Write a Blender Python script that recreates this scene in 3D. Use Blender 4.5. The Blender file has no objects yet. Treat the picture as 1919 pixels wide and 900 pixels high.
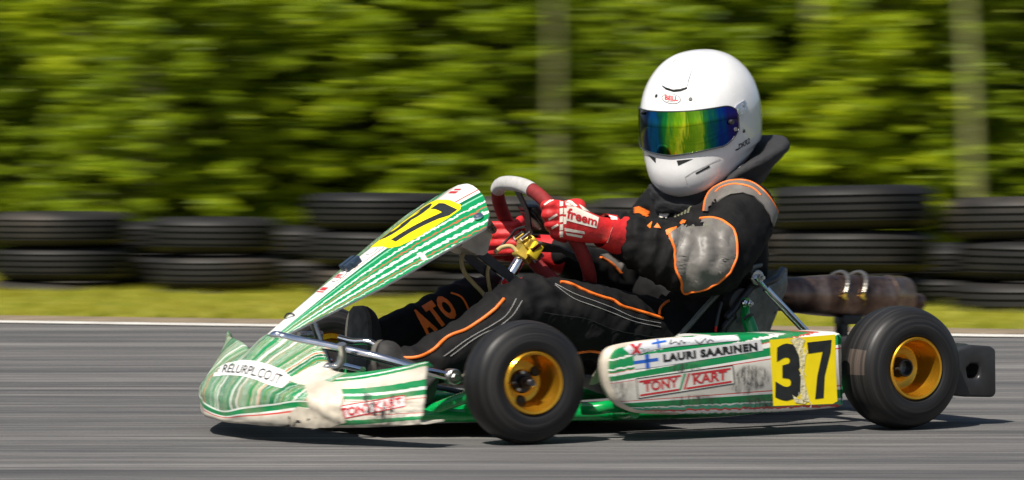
import bpy, bmesh, math, random
import numpy as np
from mathutils import Vector, Matrix, noise
from mathutils.bvhtree import BVHTree

random.seed(7); rng = np.random.default_rng(7)
scene = bpy.context.scene
COL = scene.collection

# ------------------------------------------------------------------ camera, sky, sun, exposure
F_PX, CAM_D, CAM_H, PITCH = 6500.0, 8.0, 0.563, 0.0199
cam_data = bpy.data.cameras.new('camera'); cam = bpy.data.objects.new('camera', cam_data); COL.objects.link(cam)
cam.location = (0, -CAM_D, CAM_H); cam.rotation_euler = (math.pi/2 - PITCH, 0, 0)
cam_data.sensor_width = 36; cam_data.lens = F_PX*36/1919
cam_data.clip_end = 900; cam_data.clip_start = 0.1
cam_data.dof.use_dof = True; cam_data.dof.focus_distance = 7.62
cam_data.dof.aperture_ratio = 0.06; cam_data.dof.aperture_fstop = 15.0     # long anamorphic lens, shallow focus
scene.camera = cam

SUN = Vector((-0.30, -0.50, 0.81)).normalized()                      # towards the sun
world = bpy.data.worlds.new('World'); scene.world = world; world.use_nodes = True
wn = world.node_tree.nodes; wl = world.node_tree.links
sky = wn.new('ShaderNodeTexSky'); sky.sky_type = 'NISHITA'; sky.sun_disc = False
sky.sun_elevation = math.asin(SUN.z); sky.sun_rotation = math.atan2(SUN.x, SUN.y)
sky.dust_density = 1.5
wl.new(sky.outputs[0], wn['Background'].inputs[0]); wn['Background'].inputs[1].default_value = 0.062
sl = bpy.data.lights.new('sun', 'SUN'); sl.energy = 4.9; sl.angle = math.radians(0.5); sl.color = (1, .94, .84)
so = bpy.data.objects.new('sun', sl); COL.objects.link(so); so.location = (-6, -9, 14)
so.rotation_euler = SUN.to_track_quat('Z', 'Y').to_euler()
vs = scene.view_settings
vs.view_transform = 'Standard'; vs.look = 'None'; vs.gamma = 1; vs.use_curve_mapping = False; vs.exposure = 0.58
scene.cycles.max_bounces = 8; scene.cycles.transparent_max_bounces = 8

# ------------------------------------------------------------------ kart frame (u forward, v to the driver's left, z up)
TH, X0 = math.radians(29.4), 0.602
_c, _s = math.cos(TH), math.sin(TH); _cp, _sp = math.cos(PITCH), math.sin(PITCH)
def toK(P): x, y, z = P[0]-X0, P[1], P[2]; return np.array([-x*_c-y*_s, x*_s-y*_c, z])
EYE = toK((0, -CAM_D, CAM_H))
def ray(px, py):                                                     # direction (kart frame) of a sight line measured on the photograph
    X, Y = (px-959.5)/F_PX, -(py-450)/F_PX
    d = toK((X, -CAM_D+_cp+Y*_sp, CAM_H-_sp+Y*_cp)) - EYE
    return d/np.linalg.norm(d)
def K(px, py, v=None, u=None, z=None, pl=None):                      # measured point on a known plane of the kart
    d = ray(px, py)
    if pl is not None: n, q = pl; t = (q-n@EYE)/(n@d)
    elif v is not None: t = (v-EYE[1])/d[1]
    elif u is not None: t = (u-EYE[0])/d[0]
    else: t = (z-EYE[2])/d[2]
    return EYE + t*d
A = lambda *a: np.array(a, float)
def unit(a): a = np.asarray(a, float); return a/np.linalg.norm(a)

# ------------------------------------------------------------------ node helpers
def newmat(name):
    m = bpy.data.materials.new(name); m.use_nodes = True
    return m, m.node_tree, m.node_tree.nodes['Principled BSDF']
def nd(nt, typ, ins=None, **props):
    n = nt.nodes.new(typ)
    for k, v in props.items(): setattr(n, k, v)
    for k, v in (ins or {}).items():
        if isinstance(v, bpy.types.NodeSocket): nt.links.new(v, n.inputs[k])
        else: n.inputs[k].default_value = v
    return n
def mth(nt, op, a, b=0.0, c=None, clamp=False):
    ins = {0: a, 1: b}
    if c is not None: ins[2] = c
    return nd(nt, 'ShaderNodeMath', ins, operation=op, use_clamp=clamp).outputs[0]
def mix(nt, f, a, b, bt='MIX'):
    fix = lambda q: q if isinstance(q, bpy.types.NodeSocket) or len(q) == 4 else (*q, 1)
    return nd(nt, 'ShaderNodeMixRGB', {0: f, 1: fix(a), 2: fix(b)}, blend_type=bt).outputs[0]
def ramp(nt, f, stops, interp='LINEAR'):
    n = nd(nt, 'ShaderNodeValToRGB', {0: f}); cr = n.color_ramp; cr.interpolation = interp
    while len(cr.elements) < len(stops): cr.elements.new(0.5)
    for e, (p, c) in zip(cr.elements, stops):
        e.position = p; e.color = (*c, 1) if hasattr(c, '__len__') and len(c) == 3 else ((c, c, c, 1) if not hasattr(c, '__len__') else c)
    return n.outputs[0]
def noi(nt, vec, scale, detail=4, rough=.55, dist=0.0, col=False):
    n = nd(nt, 'ShaderNodeTexNoise', {'Scale': scale, 'Detail': detail, 'Roughness': rough, 'Distortion': dist})
    if vec is not None: nt.links.new(vec, n.inputs['Vector'])
    return n.outputs['Color' if col else 0]
def coord(nt, kind='Object', scale=None, loc=None):
    o = nd(nt, 'ShaderNodeTexCoord').outputs[kind]
    if scale or loc:
        o = nd(nt, 'ShaderNodeMapping', {'Vector': o, 'Scale': scale or (1, 1, 1), 'Location': loc or (0, 0, 0)}).outputs[0]
    return o
def sep(nt, v): n = nd(nt, 'ShaderNodeSeparateXYZ', {0: v}); return n.outputs
def comb(nt, x, y, z=0.0): return nd(nt, 'ShaderNodeCombineXYZ', {0: x, 1: y, 2: z}).outputs[0]
def bump(nt, b, h, strength=.3, dist=.002):
    nt.links.new(nd(nt, 'ShaderNodeBump', {'Height': h, 'Strength': strength, 'Distance': dist}).outputs[0], b.inputs['Normal'])
def setc(nt, b, sock, v):
    if isinstance(v, bpy.types.NodeSocket): nt.links.new(v, b.inputs[sock])
    else: b.inputs[sock].default_value = (*v, 1) if hasattr(v, '__len__') and len(v) == 3 else v
def simple(name, col, rough=.5, metal=0., var=.12, scale=40, bmp=0., coat=0., bscale=None, spec=None, sheen=0.):
    m, nt, b = newmat(name)
    n = noi(nt, coord(nt), scale, 5)
    lo = tuple(c*(1-var) for c in col); hi = tuple(min(1, c*(1+var)) for c in col)
    setc(nt, b, 'Base Color', ramp(nt, n, [(.3, lo), (.7, hi)]))
    setc(nt, b, 'Roughness', ramp(nt, noi(nt, coord(nt), scale*.6, 3), [(.3, max(0, rough-.08)), (.7, min(1, rough+.08))]))
    b.inputs['Metallic'].default_value = metal; b.inputs['Coat Weight'].default_value = coat; b.inputs['Coat Roughness'].default_value = .08
    b.inputs['Sheen Weight'].default_value = sheen
    if spec is not None: b.inputs['Specular IOR Level'].default_value = spec
    if bmp: bump(nt, b, noi(nt, coord(nt), bscale or scale, 4), bmp)
    return m

# ------------------------------------------------------------------ mesh helpers
BASE = {}                                                            # thing -> base in kart frame, so part meshes sit round their thing's origin
def link(name, V, F, mat, parent=None, smooth=True, uv=None, midx=None, sharp=40, label=None):
    V = np.asarray(V, float)
    if parent is not None:
        p = parent
        while p is not None and p.name not in BASE: p = p.parent
        if p is not None: V = V - BASE[p.name]
    me = bpy.data.meshes.new(name); me.from_pydata([tuple(map(float, q)) for q in V], [], [tuple(map(int, f)) for f in F])
    for mm in (mat if isinstance(mat, (list, tuple)) else [mat]): me.materials.append(mm)
    if midx is not None: me.polygons.foreach_set('material_index', list(midx))
    if uv is not None:
        L = me.uv_layers.new(name='UVMap'); li = np.zeros(len(me.loops), int); me.loops.foreach_get('vertex_index', li)
        L.data.foreach_set('uv', np.asarray(uv, float)[li].ravel())
    if smooth:
        me.polygons.foreach_set('use_smooth', [True]*len(me.polygons))
        me.set_sharp_from_angle(angle=math.radians(sharp))
    me.validate(); me.update()
    o = bpy.data.objects.new(name, me); COL.objects.link(o)
    if parent is not None: o.parent = parent
    if label: o['label'] = label
    return o
def cr(pts, n=6, closed=False):                                      # Catmull-Rom through points of any dimension
    P = np.asarray(pts, float); N = len(P); out = []
    rng_ = range(N if closed else N-1)
    for i in rng_:
        g = (lambda k: P[k % N]) if closed else (lambda k: P[min(max(k, 0), N-1)])
        a, b, c, d = g(i-1), g(i), g(i+1), g(i+2)
        for j in range(n):
            t = j/n; out.append(.5*((2*b)+(-a+c)*t+(2*a-5*b+4*c-d)*t*t+(-a+3*b-3*c+d)*t**3))
    if not closed: out.append(P[-1])
    return np.array(out)
class MB:
    def __init__(s): s.V = []; s.F = []
    def add(s, V, F):
        o = len(s.V); s.V += [np.asarray(q, float) for q in V]; s.F += [tuple(int(i)+o for i in f) for f in F]; return s
    def rings(s, R, cap=True, loop=False):
        n = len(R[0]); V = [p for r in R for p in r]; F = []
        m = len(R)
        for i in range(m if loop else m-1):
            for j in range(n):
                a, b = i*n+j, i*n+(j+1) % n; c, d = ((i+1) % m)*n+(j+1) % n, ((i+1) % m)*n+j
                F.append((a, b, c, d))
        if cap and not loop: F.append(tuple(range(n))[::-1]); F.append(tuple((m-1)*n+j for j in range(n)))
        return s.add(V, F)
    def tube(s, pts, r, n=12, cap=True, closed=False, flat=None):
        P = np.asarray(pts, float); N = len(P)
        rr = np.full(N, r) if np.isscalar(r) else np.asarray(r, float)
        if closed: T = np.roll(P, -1, 0)-np.roll(P, 1, 0)
        else: T = np.gradient(P, axis=0)
        T = T/np.linalg.norm(T, axis=1)[:, None]
        up = A(0, 0, 1) if abs(T[0][2]) < .9 else A(1, 0, 0)
        x = unit(np.cross(up, T[0])); R = []
        for i in range(N):
            x = x-T[i]*(x@T[i]); x = x/np.linalg.norm(x); y = np.cross(T[i], x)
            R.append([P[i]+rr[i]*(math.cos(a)*x+math.sin(a)*y*(flat or 1)) for a in np.linspace(0, 2*math.pi, n, endpoint=False)])
        return s.rings(R, cap, closed)
    def lathe(s, prof, o, ax, n=32, cap=False):
        ax = unit(ax); x = unit(np.cross(ax, A(0, 0, 1) if abs(ax[2]) < .9 else A(1, 0, 0))); y = np.cross(ax, x)
        R = [[np.asarray(o)+ax*h+r*(math.cos(a)*x+math.sin(a)*y) for a in np.linspace(0, 2*math.pi, n, endpoint=False)] for r, h in prof]
        return s.rings(R, cap)
    def cyl(s, a, b, r, n=16, r2=None):
        a, b = np.asarray(a, float), np.asarray(b, float); L = np.linalg.norm(b-a); r2 = r if r2 is None else r2; e = min(.15*min(r, r2), .002)
        return s.lathe([(0, 0), (r-e, 0), (r, e), (r2, L-e), (r2-e, L), (0, L)], a, b-a, n)
    def ball(s, c, r, n=14, sc=(1, 1, 1)):
        R = []
        for t in np.linspace(.02, math.pi-.02, n//2+1):
            R.append([np.asarray(c)+A(math.sin(t)*math.cos(a)*sc[0], math.sin(t)*math.sin(a)*sc[1], math.cos(t)*sc[2])*r for a in np.linspace(0, 2*math.pi, n, endpoint=False)])
        return s.rings(R)
    def prism(s, poly, off):
        P = [np.asarray(p, float) for p in poly]; n = len(P); off = np.asarray(off, float)
        return s.add(P+[p+off for p in P], [tuple(range(n))[::-1], tuple(range(n, 2*n))]+[(i, (i+1) % n, n+(i+1) % n, n+i) for i in range(n)])
    def box(s, c, h, R=None, bev=.004, seg=2):
        bm = bmesh.new(); bmesh.ops.create_cube(bm, size=2)
        for v in bm.verts: v.co = Vector((v.co.x*h[0], v.co.y*h[1], v.co.z*h[2]))
        if bev: bmesh.ops.bevel(bm, geom=bm.edges[:], offset=bev, segments=seg, affect='EDGES', profile=.5)
        bm.verts.index_update(); M_ = np.eye(3) if R is None else np.asarray(R)
        V = [np.asarray(c)+M_@np.array(v.co) for v in bm.verts]; F = [[v.index for v in f.verts] for f in bm.faces]; bm.free()
        return s.add(V, F)
    def obj(s, name, mat, parent=None, **k): return link(name, s.V, s.F, mat, parent, **k)
def frame(x, y):                                                     # rotation with columns x, y', x×y'
    x = unit(x); y = np.asarray(y, float); y = unit(y-x*(x@y)); return np.stack([x, y, np.cross(x, y)], 1)
def grid(fn, us, vs_):
    V = [fn(a, b) for a in us for b in vs_]; n = len(vs_)
    F = [(i*n+j, i*n+j+1, (i+1)*n+j+1, (i+1)*n+j) for i in range(len(us)-1) for j in range(n-1)]
    return V, F
def thick(V, F, t):                                                  # closed sheet of thickness t (inwards)
    bm = bmesh.new(); vv = [bm.verts.new(tuple(q)) for q in V]
    for f in F: bm.faces.new([vv[i] for i in f])
    bm.normal_update(); bm.verts.index_update(); n = len(V)
    V2 = [np.array(v.co) for v in bm.verts]+[np.array(v.co-v.normal*t) for v in bm.verts]
    F2 = [tuple(f) for f in F]+[tuple(i+n for i in f[::-1]) for f in F]
    for e in bm.edges:
        if e.is_boundary:
            l = e.link_loops[0]; a, b = l.vert.index, l.link_loop_next.vert.index; F2.append((b, a, a+n, b+n))
    bm.free(); return V2, F2
def bvh(o):
    p = o; off = np.zeros(3)
    while p is not None and p.name not in BASE: p = p.parent
    if p is not None: off = BASE[p.name]
    return BVHTree.FromPolygons([tuple(np.array(v.co)+off) for v in o.data.vertices], [tuple(q.vertices) for q in o.data.polygons])
# flat artwork laid on a surface: outlines measured in photo units, carried onto the surface itself
def on(tree):
    def m(px, py, off):
        d = ray(px, py); h = tree.ray_cast(Vector(EYE), Vector(d))
        if h[0] is None:
            p = EYE+d*7.9
            h = tree.find_nearest(Vector(p))
        n = np.array(h[1]); n = n if n@d < 0 else -n
        return np.array(h[0])+n*off
    return m
def onplane(n, q):
    n = unit(n)
    return lambda px, py, off: K(px, py, pl=(n, q))+n*off*(1 if n@ray(px, py) < 0 else -1)
def poly2(outs, step):
    bm = bmesh.new()
    vv = [bm.verts.new((x, y, 0)) for x, y in outs]; bm.faces.new(vv); bm.normal_update()
    bmesh.ops.triangulate(bm, faces=bm.faces[:]); refine(bm, step)
    bm.verts.index_update(); V = [(v.co.x, v.co.y) for v in bm.verts]; F = [[v.index for v in f.verts] for f in bm.faces]; bm.free()
    return V, F
def refine(bm, step):
    if not step: return
    for _ in range(5):
        ed = [e for e in bm.edges if e.calc_length() > step]
        if not ed or len(bm.verts) > 6000: break
        bmesh.ops.subdivide_edges(bm, edges=ed, cuts=1); bmesh.ops.triangulate(bm, faces=bm.faces[:])
def one_piece(F):                                                    # the largest connected part of a cut-out
    g = {}
    def r(i):
        while g.setdefault(i, i) != i: i = g[i]
        return i
    for f in F: g[r(f[1])] = r(f[0]); g[r(f[2])] = r(f[0])
    best = {}
    for f in F: best.setdefault(r(f[0]), []).append(f)
    F = max(best.values(), key=len); return F
def put(name, V, F, m, mat, parent, off, clip=None, keep=None, **k):
    P = [m(x, y, off*.45) for x, y in V]
    FF = []
    for f in F:
        a, b, c = P[f[0]], P[f[1]], P[f[2]]; nn = np.cross(b-a, c-a)
        if keep and not keep((a+b+c)/3): continue
        if clip and max(np.linalg.norm(b-a), np.linalg.norm(c-a), np.linalg.norm(b-c)) > clip: continue      # artwork never bridges two limbs
        FF.append(tuple(f) if nn@(EYE-a) > 0 else tuple(f[::-1]))
    if keep and FF:
        FF = one_piece(FF); us = sorted({i for f in FF for i in f}); ix = {i: j for j, i in enumerate(us)}; P = [P[i] for i in us]; FF = [[ix[i] for i in f] for f in FF]
    return link(name, P, FF, mat, parent, **k)
def decal(name, outs, m, mat, parent, off=.0012, step=12, **k):
    V, F = poly2(outs, step); return put(name, V, F, m, mat, parent, off, **k)
def decals(name, polys, m, mat, parent, off=.0012, step=12, **k):
    VV, FF = [], []
    for o in polys:
        V, F = poly2(o, step); FF += [[i+len(VV) for i in f] for f in F]; VV += V
    return put(name, VV, FF, m, mat, parent, off, **k)
def ribbon(pts, w):                                                  # polyline outline of width w
    P = np.asarray(pts, float); T = np.gradient(P, axis=0); T /= np.linalg.norm(T, axis=1)[:, None]; N = np.stack([-T[:, 1], T[:, 0]], 1)*w/2
    return [[tuple(P[i]+N[i]), tuple(P[i+1]+N[i+1]), tuple(P[i+1]-N[i+1]), tuple(P[i]-N[i])] for i in range(len(P)-1)]
def frame_px(c, w):                                                  # closed outline
    c = list(c)+[c[0]]; return [r for i in range(len(c)-1) for r in ribbon([c[i], c[i+1]], w)]
def text2d(s, bold=0., shear=0., space=1.):
    cu = bpy.data.curves.new('lettering', 'FONT'); cu.body = s; cu.offset = bold; cu.shear = shear; cu.space_character = space; cu.resolution_u = 3
    o = bpy.data.objects.new('lettering', cu); COL.objects.link(o); dg = bpy.context.evaluated_depsgraph_get()
    me = bpy.data.meshes.new_from_object(o.evaluated_get(dg)); bpy.data.objects.remove(o); bpy.data.curves.remove(cu)
    V = np.array([v.co[:2] for v in me.vertices]); F = [tuple(p.vertices) for p in me.polygons]; bpy.data.meshes.remove(me)
    V = (V-V.min(0))/(V.max(0)-V.min(0)); return V, F
def lettering(name, s, quad, m, mat, parent, off=.002, step=None, bold=.02, shear=0., space=1., bend=None, **k):
    V, F = text2d(s, bold, shear, space); q = [np.array(p, float) for p in quad]       # quad: lower left, lower right, upper right, upper left
    W = []
    for a, b in V:
        p = q[0]*(1-a)*(1-b)+q[1]*a*(1-b)+q[2]*a*b+q[3]*(1-a)*b
        if bend: p = p+A(0, bend)*(1-(2*a-1)**2)
        W.append(tuple(p))
    if step:
        bm = bmesh.new(); vv = [bm.verts.new((x, y, 0)) for x, y in W]
        for f in F:
            try: bm.faces.new([vv[i] for i in f])
            except ValueError: pass
        bm.normal_update(); bmesh.ops.triangulate(bm, faces=bm.faces[:]); refine(bm, step); bm.verts.index_update()
        W = [(v.co.x, v.co.y) for v in bm.verts]; F = [[v.index for v in f.verts] for f in bm.faces]; bm.free()
    return put(name, W, F, m, mat, parent, off, smooth=False, **k)
def tag(o, label=None, cat=None, group=None, kind=None):
    for k_, v_ in (('label', label), ('category', cat), ('group', group), ('kind', kind)):
        if v_: o[k_] = v_
    return o
def copy_tree(o, parent=None):
    c = o.copy(); COL.objects.link(c); c.parent = parent
    for ch in list(o.children): copy_tree(ch, c)
    return c

# ------------------------------------------------------------------ setting: ground, track, line, verge, bank
LN0, LDIR = A(-1.907, 4.908), unit(A(3.648, -1.124)); LNRM = A(-LDIR[1], LDIR[0])
def LP(a, q, z=0): p = LN0+LDIR*a+LNRM*q; return A(p[0], p[1], z)

def asphalt_mat():
    m, nt, b = newmat('asphalt')
    c = coord(nt)
    wide = noi(nt, coord(nt, scale=(.10, 3.2, 1)), 1.5, 5, .6)
    streak = noi(nt, coord(nt, scale=(.30, 14, 1)), 1.6, 7, .75)
    fine = noi(nt, coord(nt, scale=(1.1, 60, 1)), 1.4, 6, .8)
    grit = noi(nt, c, 210, 3, .8)
    f = mth(nt, 'ADD', mth(nt, 'ADD', mth(nt, 'MULTIPLY', wide, .28), mth(nt, 'MULTIPLY', streak, .30)), mth(nt, 'MULTIPLY', fine, .42))
    col = ramp(nt, f, [(.38, (.010, .010, .012)), (.445, (.040, .040, .043)), (.50, (.085, .083, .083)), (.555, (.16, .152, .145)), (.62, (.32, .30, .275))])
    col = mix(nt, ramp(nt, grit, [(.36, .55), (.50, .0)]), col, (.02, .02, .021))
    col = mix(nt, ramp(nt, grit, [(.55, .0), (.75, .6)]), col, (.27, .255, .24))
    setc(nt, b, 'Base Color', col); b.inputs['Roughness'].default_value = .8
    bump(nt, b, mth(nt, 'ADD', grit, f), .5, .004)
    return m
def verge_mat(name, dark):
    m, nt, b = newmat(name)
    n = noi(nt, coord(nt, scale=(.5, 1.5, 1)), 1.3, 6, .65); n2 = noi(nt, coord(nt), 30, 4, .7)
    f = mth(nt, 'ADD', mth(nt, 'MULTIPLY', n, .65), mth(nt, 'MULTIPLY', n2, .35))
    if dark: col = ramp(nt, f, [(.3, (.012, .02, .004)), (.5, (.03, .05, .008)), (.7, (.06, .08, .015))])
    else: col = ramp(nt, f, [(.30, (.22, .165, .03)), (.45, (.33, .30, .02)), (.56, (.27, .275, .022)), (.72, (.17, .20, .014))])
    setc(nt, b, 'Base Color', col); b.inputs['Roughness'].default_value = .9; bump(nt, b, n2, .8, .03)
    return m
M_asph = asphalt_mat()
tag(link('ground', [(-420, -420, -.05), (420, -420, -.05), (420, 420, -.05), (-420, 420, -.05)], [(0, 1, 2, 3)], verge_mat('far_earth', True), smooth=False), kind='structure')
tag(link('track', [LP(-70, .2), LP(-70, -60), LP(70, -60), LP(70, .2)], [(0, 1, 2, 3)], M_asph, smooth=False), kind='structure')
m, nt, b = newmat('worn_white_paint')
setc(nt, b, 'Base Color', ramp(nt, noi(nt, coord(nt, scale=(1, 6, 1)), 9, 6, .7), [(.34, (.20, .19, .18)), (.50, (.55, .53, .49)), (.8, (.70, .68, .64))])); b.inputs['Roughness'].default_value = .7
tag(link('edge_line', [LP(-70, -.11, .004), LP(70, -.11, .004), LP(70, .07, .004), LP(-70, .07, .004)], [(0, 1, 2, 3)], m, smooth=False), kind='structure')
def vz(a, q): return .006+.008*min(1, max(0, q-.2)/1.2)+.008*noise.noise((a*.5, q*.8, 0))*min(1, max(0, q-.2))
V, F = grid(lambda a, q: LP(a, q, vz(a, q)), list(np.linspace(-60, -8, 20))+list(np.linspace(-7.5, 12, 60))+list(np.linspace(13, 60, 20)), [.2, .26, .4, .6, .9, 1.3, 1.8, 2.4, 3, 3.6, 4.3, 5.2, 6.5])
tag(link('grass_verge', V, F, verge_mat('dry_grass', False)), kind='structure')
m, nt, b = newmat('bare_soil')
setc(nt, b, 'Base Color', ramp(nt, noi(nt, coord(nt, scale=(1, 3, 1)), 6, 6, .7), [(.3, (.10, .075, .05)), (.7, (.24, .185, .12))])); b.inputs['Roughness'].default_value = .95
V, F = grid(lambda a, q: LP(a, q, .012 if q > .1 else .005), np.linspace(-60, 60, 121), [.07, .16, .30])
for i, p in enumerate(V): V[i] = p+A(*(LNRM*noise.noise((p[0]*2, 0, 0))*.05), 0) if i % 3 == 2 else p
tag(link('soil_edge', V, F, m), kind='structure')
V, F = grid(lambda a, q: LP(a, q, -.01+max(0, q-12)*.16+max(0, .1+.12*noise.noise((a*.3, q*.3, 1)))*min(1, (q-6.2)/3)), np.linspace(-70, 70, 71), [6.2, 7.5, 9, 11, 13, 16, 20, 26, 34, 44])
tag(link('wooded_bank', V, F, verge_mat('forest_floor', True)), kind='structure')

def blades(n, afun, hmin, hmax, w):
    V, F = [], []
    for i in range(n):
        p = afun(); a = random.uniform(0, 6.283); h = random.uniform(hmin, hmax); dx, dy = math.cos(a)*w, math.sin(a)*w
        lx, ly = random.gauss(0, .3)*h, random.gauss(0, .3)*h; o = len(V)
        V += [(p[0]-dx, p[1]-dy, p[2]-.004), (p[0]+dx, p[1]+dy, p[2]-.004), (p[0]+lx, p[1]+ly, p[2]+h)]; F.append((o, o+1, o+2))
    return V, F
def grass_pt():
    a = random.uniform(-6, 13); q = .27+5.2*random.random()**1.3; return LP(a, q, vz(a, q))
V, F = blades(76000, grass_pt, .012, .038, .006)
def leafmat(name, cols, trans=.45, sc=1.2, rnd=.35):
    m, nt, b = newmat(name)
    ob = nd(nt, 'ShaderNodeObjectInfo').outputs['Random']
    n = mth(nt, 'ADD', mth(nt, 'MULTIPLY', noi(nt, coord(nt), sc, 3, .6), 1-rnd), mth(nt, 'MULTIPLY', ob, rnd))
    isl = nd(nt, 'ShaderNodeNewGeometry').outputs['Random Per Island']
    n = mth(nt, 'ADD', mth(nt, 'MULTIPLY', n, .62), mth(nt, 'MULTIPLY', isl, .42))
    col = ramp(nt, n, [(.25, cols[0]), (.5, cols[1]), (.75, cols[2])])
    setc(nt, b, 'Base Color', col); b.inputs['Roughness'].default_value = .5; b.inputs['Specular IOR Level'].default_value = .35
    tr = nd(nt, 'ShaderNodeBsdfTranslucent', {0: mix(nt, .5, col, (.32, .36, .02), 'ADD') if False else col})
    mx = nd(nt, 'ShaderNodeMixShader', {0: trans, 1: b.outputs[0], 2: tr.outputs[0]})
    nt.links.new(mx.outputs[0], nt.nodes['Material Output'].inputs[0]); return m
tag(link('grass', V, F, leafmat('grass_blade', [(.33, .27, .025), (.285, .285, .022), (.18, .22, .014)], .3, 3, 0), smooth=False), kind='stuff')

# ------------------------------------------------------------------ tyre barrier
def old_tyre_mat():
    m, nt, b = newmat('weathered_tyre')
    c = coord(nt); ob = nd(nt, 'ShaderNodeObjectInfo').outputs['Random']
    n = noi(nt, c, 5, 6, .65)
    col = ramp(nt, mth(nt, 'ADD', mth(nt, 'MULTIPLY', n, .8), mth(nt, 'MULTIPLY', ob, .2)), [(.34, (.004, .004, .0045)), (.56, (.014, .013, .012)), (.8, (.07, .055, .042))])
    setc(nt, b, 'Base Color', col); b.inputs['Roughness'].default_value = .6; b.inputs['Specular IOR Level'].default_value = .3; bump(nt, b, noi(nt, c, 60, 4), .3)
    return m
M_old = old_tyre_mat()
def barrier_tyre(R, H):
    # road tyre lying flat: grooved tread, sidewalls and open bead
    w = H/2; P = [(R*.58, -w*.62), (R*.60, -w*.86), (R*.72, -w*1.0), (R*.88, -w*.93), (R*.965, -w*.72)]
    for k in (-.5, -.17, .17, .5):
        g = .035*w*2; P += [(R*(.992-.02*k*k), w*k-g), (R*.965, w*k-g*.6), (R*.965, w*k+g*.6), (R*(.992-.02*k*k), w*k+g)]
    P += [(R*.965, w*.72), (R*.88, w*.93), (R*.72, w*1.0), (R*.60, w*.86), (R*.58, w*.62), (R*.62, w*.5), (R*.9, w*.5), (R*.93, 0), (R*.9, -w*.5), (R*.62, -w*.5), (R*.58, -w*.62)]
    return MB().lathe(P, (0, 0, 0), (0, 0, 1), 56)
tyre_protos = {}
def put_tyre(x, depth, z, R, H, rz, tilt, label):
    key = (R, H)
    if key not in tyre_protos:
        o = barrier_tyre(R, H).obj('barrier_tyre', M_old, sharp=28); tyre_protos[key] = o
    else: o = tyre_protos[key].copy(); COL.objects.link(o)
    o.location = (x, depth, z); o.rotation_euler = (tilt[0], tilt[1], rz)
    tag(o, label, 'tyre', 'tyres stacked as a barrier along the grass')
pos = {0: 'bottom', 1: 'middle', 2: 'top'}
stacks = [  # x pixel centre, top pixel, depth from the camera, tyre radius, heights, description of the stack
    (108, 397, 16.15, .335, (.165, .16, .16), 'stack at the far left end of the barrier'),
    (268, 416, 16.75, .30, (.15, .16, .15), 'low dark stack between the first two at left'),
    (404, 407, 15.75, .305, (.15, .155, .165), 'low second front stack from the left edge'),
    (560, 425, 16.5, .30, (.15, .15, .15), 'low dark stack left of the number panel'),
    (716, 362, 15.25, .33, (.165, .16, .165), 'tall stack behind the number panel of the kart'),
    (948, 369, 14.95, .31, (.16, .155, .16), 'stack behind the steering wheel'),
    (1085, 384, 15.6, .30, (.155, .15, .15), 'stack just left of the driver, set back'),
    (1235, 372, 14.55, .31, (.155, .16, .16), 'stack hidden mostly behind the driver'),
    (1420, 400, 15.1, .29, (.15, .15, .15), 'low stack right of the driver, set back'),
    (1592, 349, 14.15, .345, (.165, .175, .18), 'wide stack behind the exhaust pipe'),
    (1772, 458, 14.9, .27, (.14, .14), 'sunken pair in the gap right of the exhaust'),
    (1940, 369, 13.75, .33, (.165, .16, .17), 'stack at the right edge of the picture'),
    (2240, 352, 13.3, .33, (.165, .165, .17), 'stack out past the right edge'),
    (2560, 360, 12.9, .33, (.165, .16, .165), 'last stack far out to the right'),
    (-190, 400, 16.6, .33, (.16, .16, .16), 'stack out past the left edge')]
kinds = ['muddy black', 'worn black', 'dusty grey-black']
for px, top, D, R, hs, desc in stacks:
    zt = CAM_H-(top-321)*D/F_PX; z = zt-sum(hs); x = (px-959.5)/F_PX*D; y = D-CAM_D
    for k, H in enumerate(hs):
        dx, dy = random.uniform(-.022, .022), random.uniform(-.02, .02)
        put_tyre(x+dx, y+dy, z+H/2, round(R, 3), H*1.0, random.uniform(0, 6), (random.gauss(0, .012), random.gauss(0, .016)), f'{kinds[k]} road tyre, {pos[k]} of the {desc}')
        z += H

# ------------------------------------------------------------------ woodland behind the barrier
M_leaf = [leafmat('birch_leaf', [(.075, .125, .004), (.225, .32, .005), (.46, .52, .012)]),
          leafmat('alder_leaf', [(.045, .085, .004), (.165, .245, .005), (.35, .43, .010)])]
M_bark = []
for nme, c0, c1, c2 in (('pale_bark', (.10, .11, .03), (.25, .26, .09), (.36, .36, .16)), ('brown_bark', (.04, .035, .02), (.10, .085, .05), (.17, .15, .10))):
    m, nt, b = newmat(nme)
    n = noi(nt, coord(nt, scale=(1, 1, 3)), 4, 6, .7)
    setc(nt, b, 'Base Color', ramp(nt, n, [(.32, c0), (.5, c1), (.7, c2)])); b.inputs['Roughness'].default_value = .9; bump(nt, b, n, .7, .01); M_bark.append(m)
def leaves(clumps, n, size, seed):
    r = np.random.default_rng(seed); V = np.zeros((0, 3)); C = []
    w = np.array([q[1]**2 for q in clumps]); cnt = (n*w/w.sum()).astype(int)
    for (c, rad), k in zip(clumps, cnt):
        d = r.normal(size=(k, 3)); d /= np.linalg.norm(d, axis=1)[:, None]
        C.append(np.asarray(c)+d*(rad*r.random((k, 1))**.45)*A(1.35, 1.35, .55))
    C = np.concatenate(C); N = len(C)
    nr = r.normal(size=(N, 3))+A(0, 0, .9); nr /= np.linalg.norm(nr, axis=1)[:, None]
    t = np.cross(nr, r.normal(size=(N, 3))); t /= np.linalg.norm(t, axis=1)[:, None]; s = np.cross(nr, t)
    L = size*(.5+1.0*r.random((N, 1))**1.6)
    V = np.stack([C-t*L*.6, C+s*L*.36-nr*L*.06, C+t*L*.7, C-s*L*.36-nr*L*.06], 1).reshape(-1, 3)
    F = np.arange(4*N).reshape(-1, 4)
    return V, F
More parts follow.
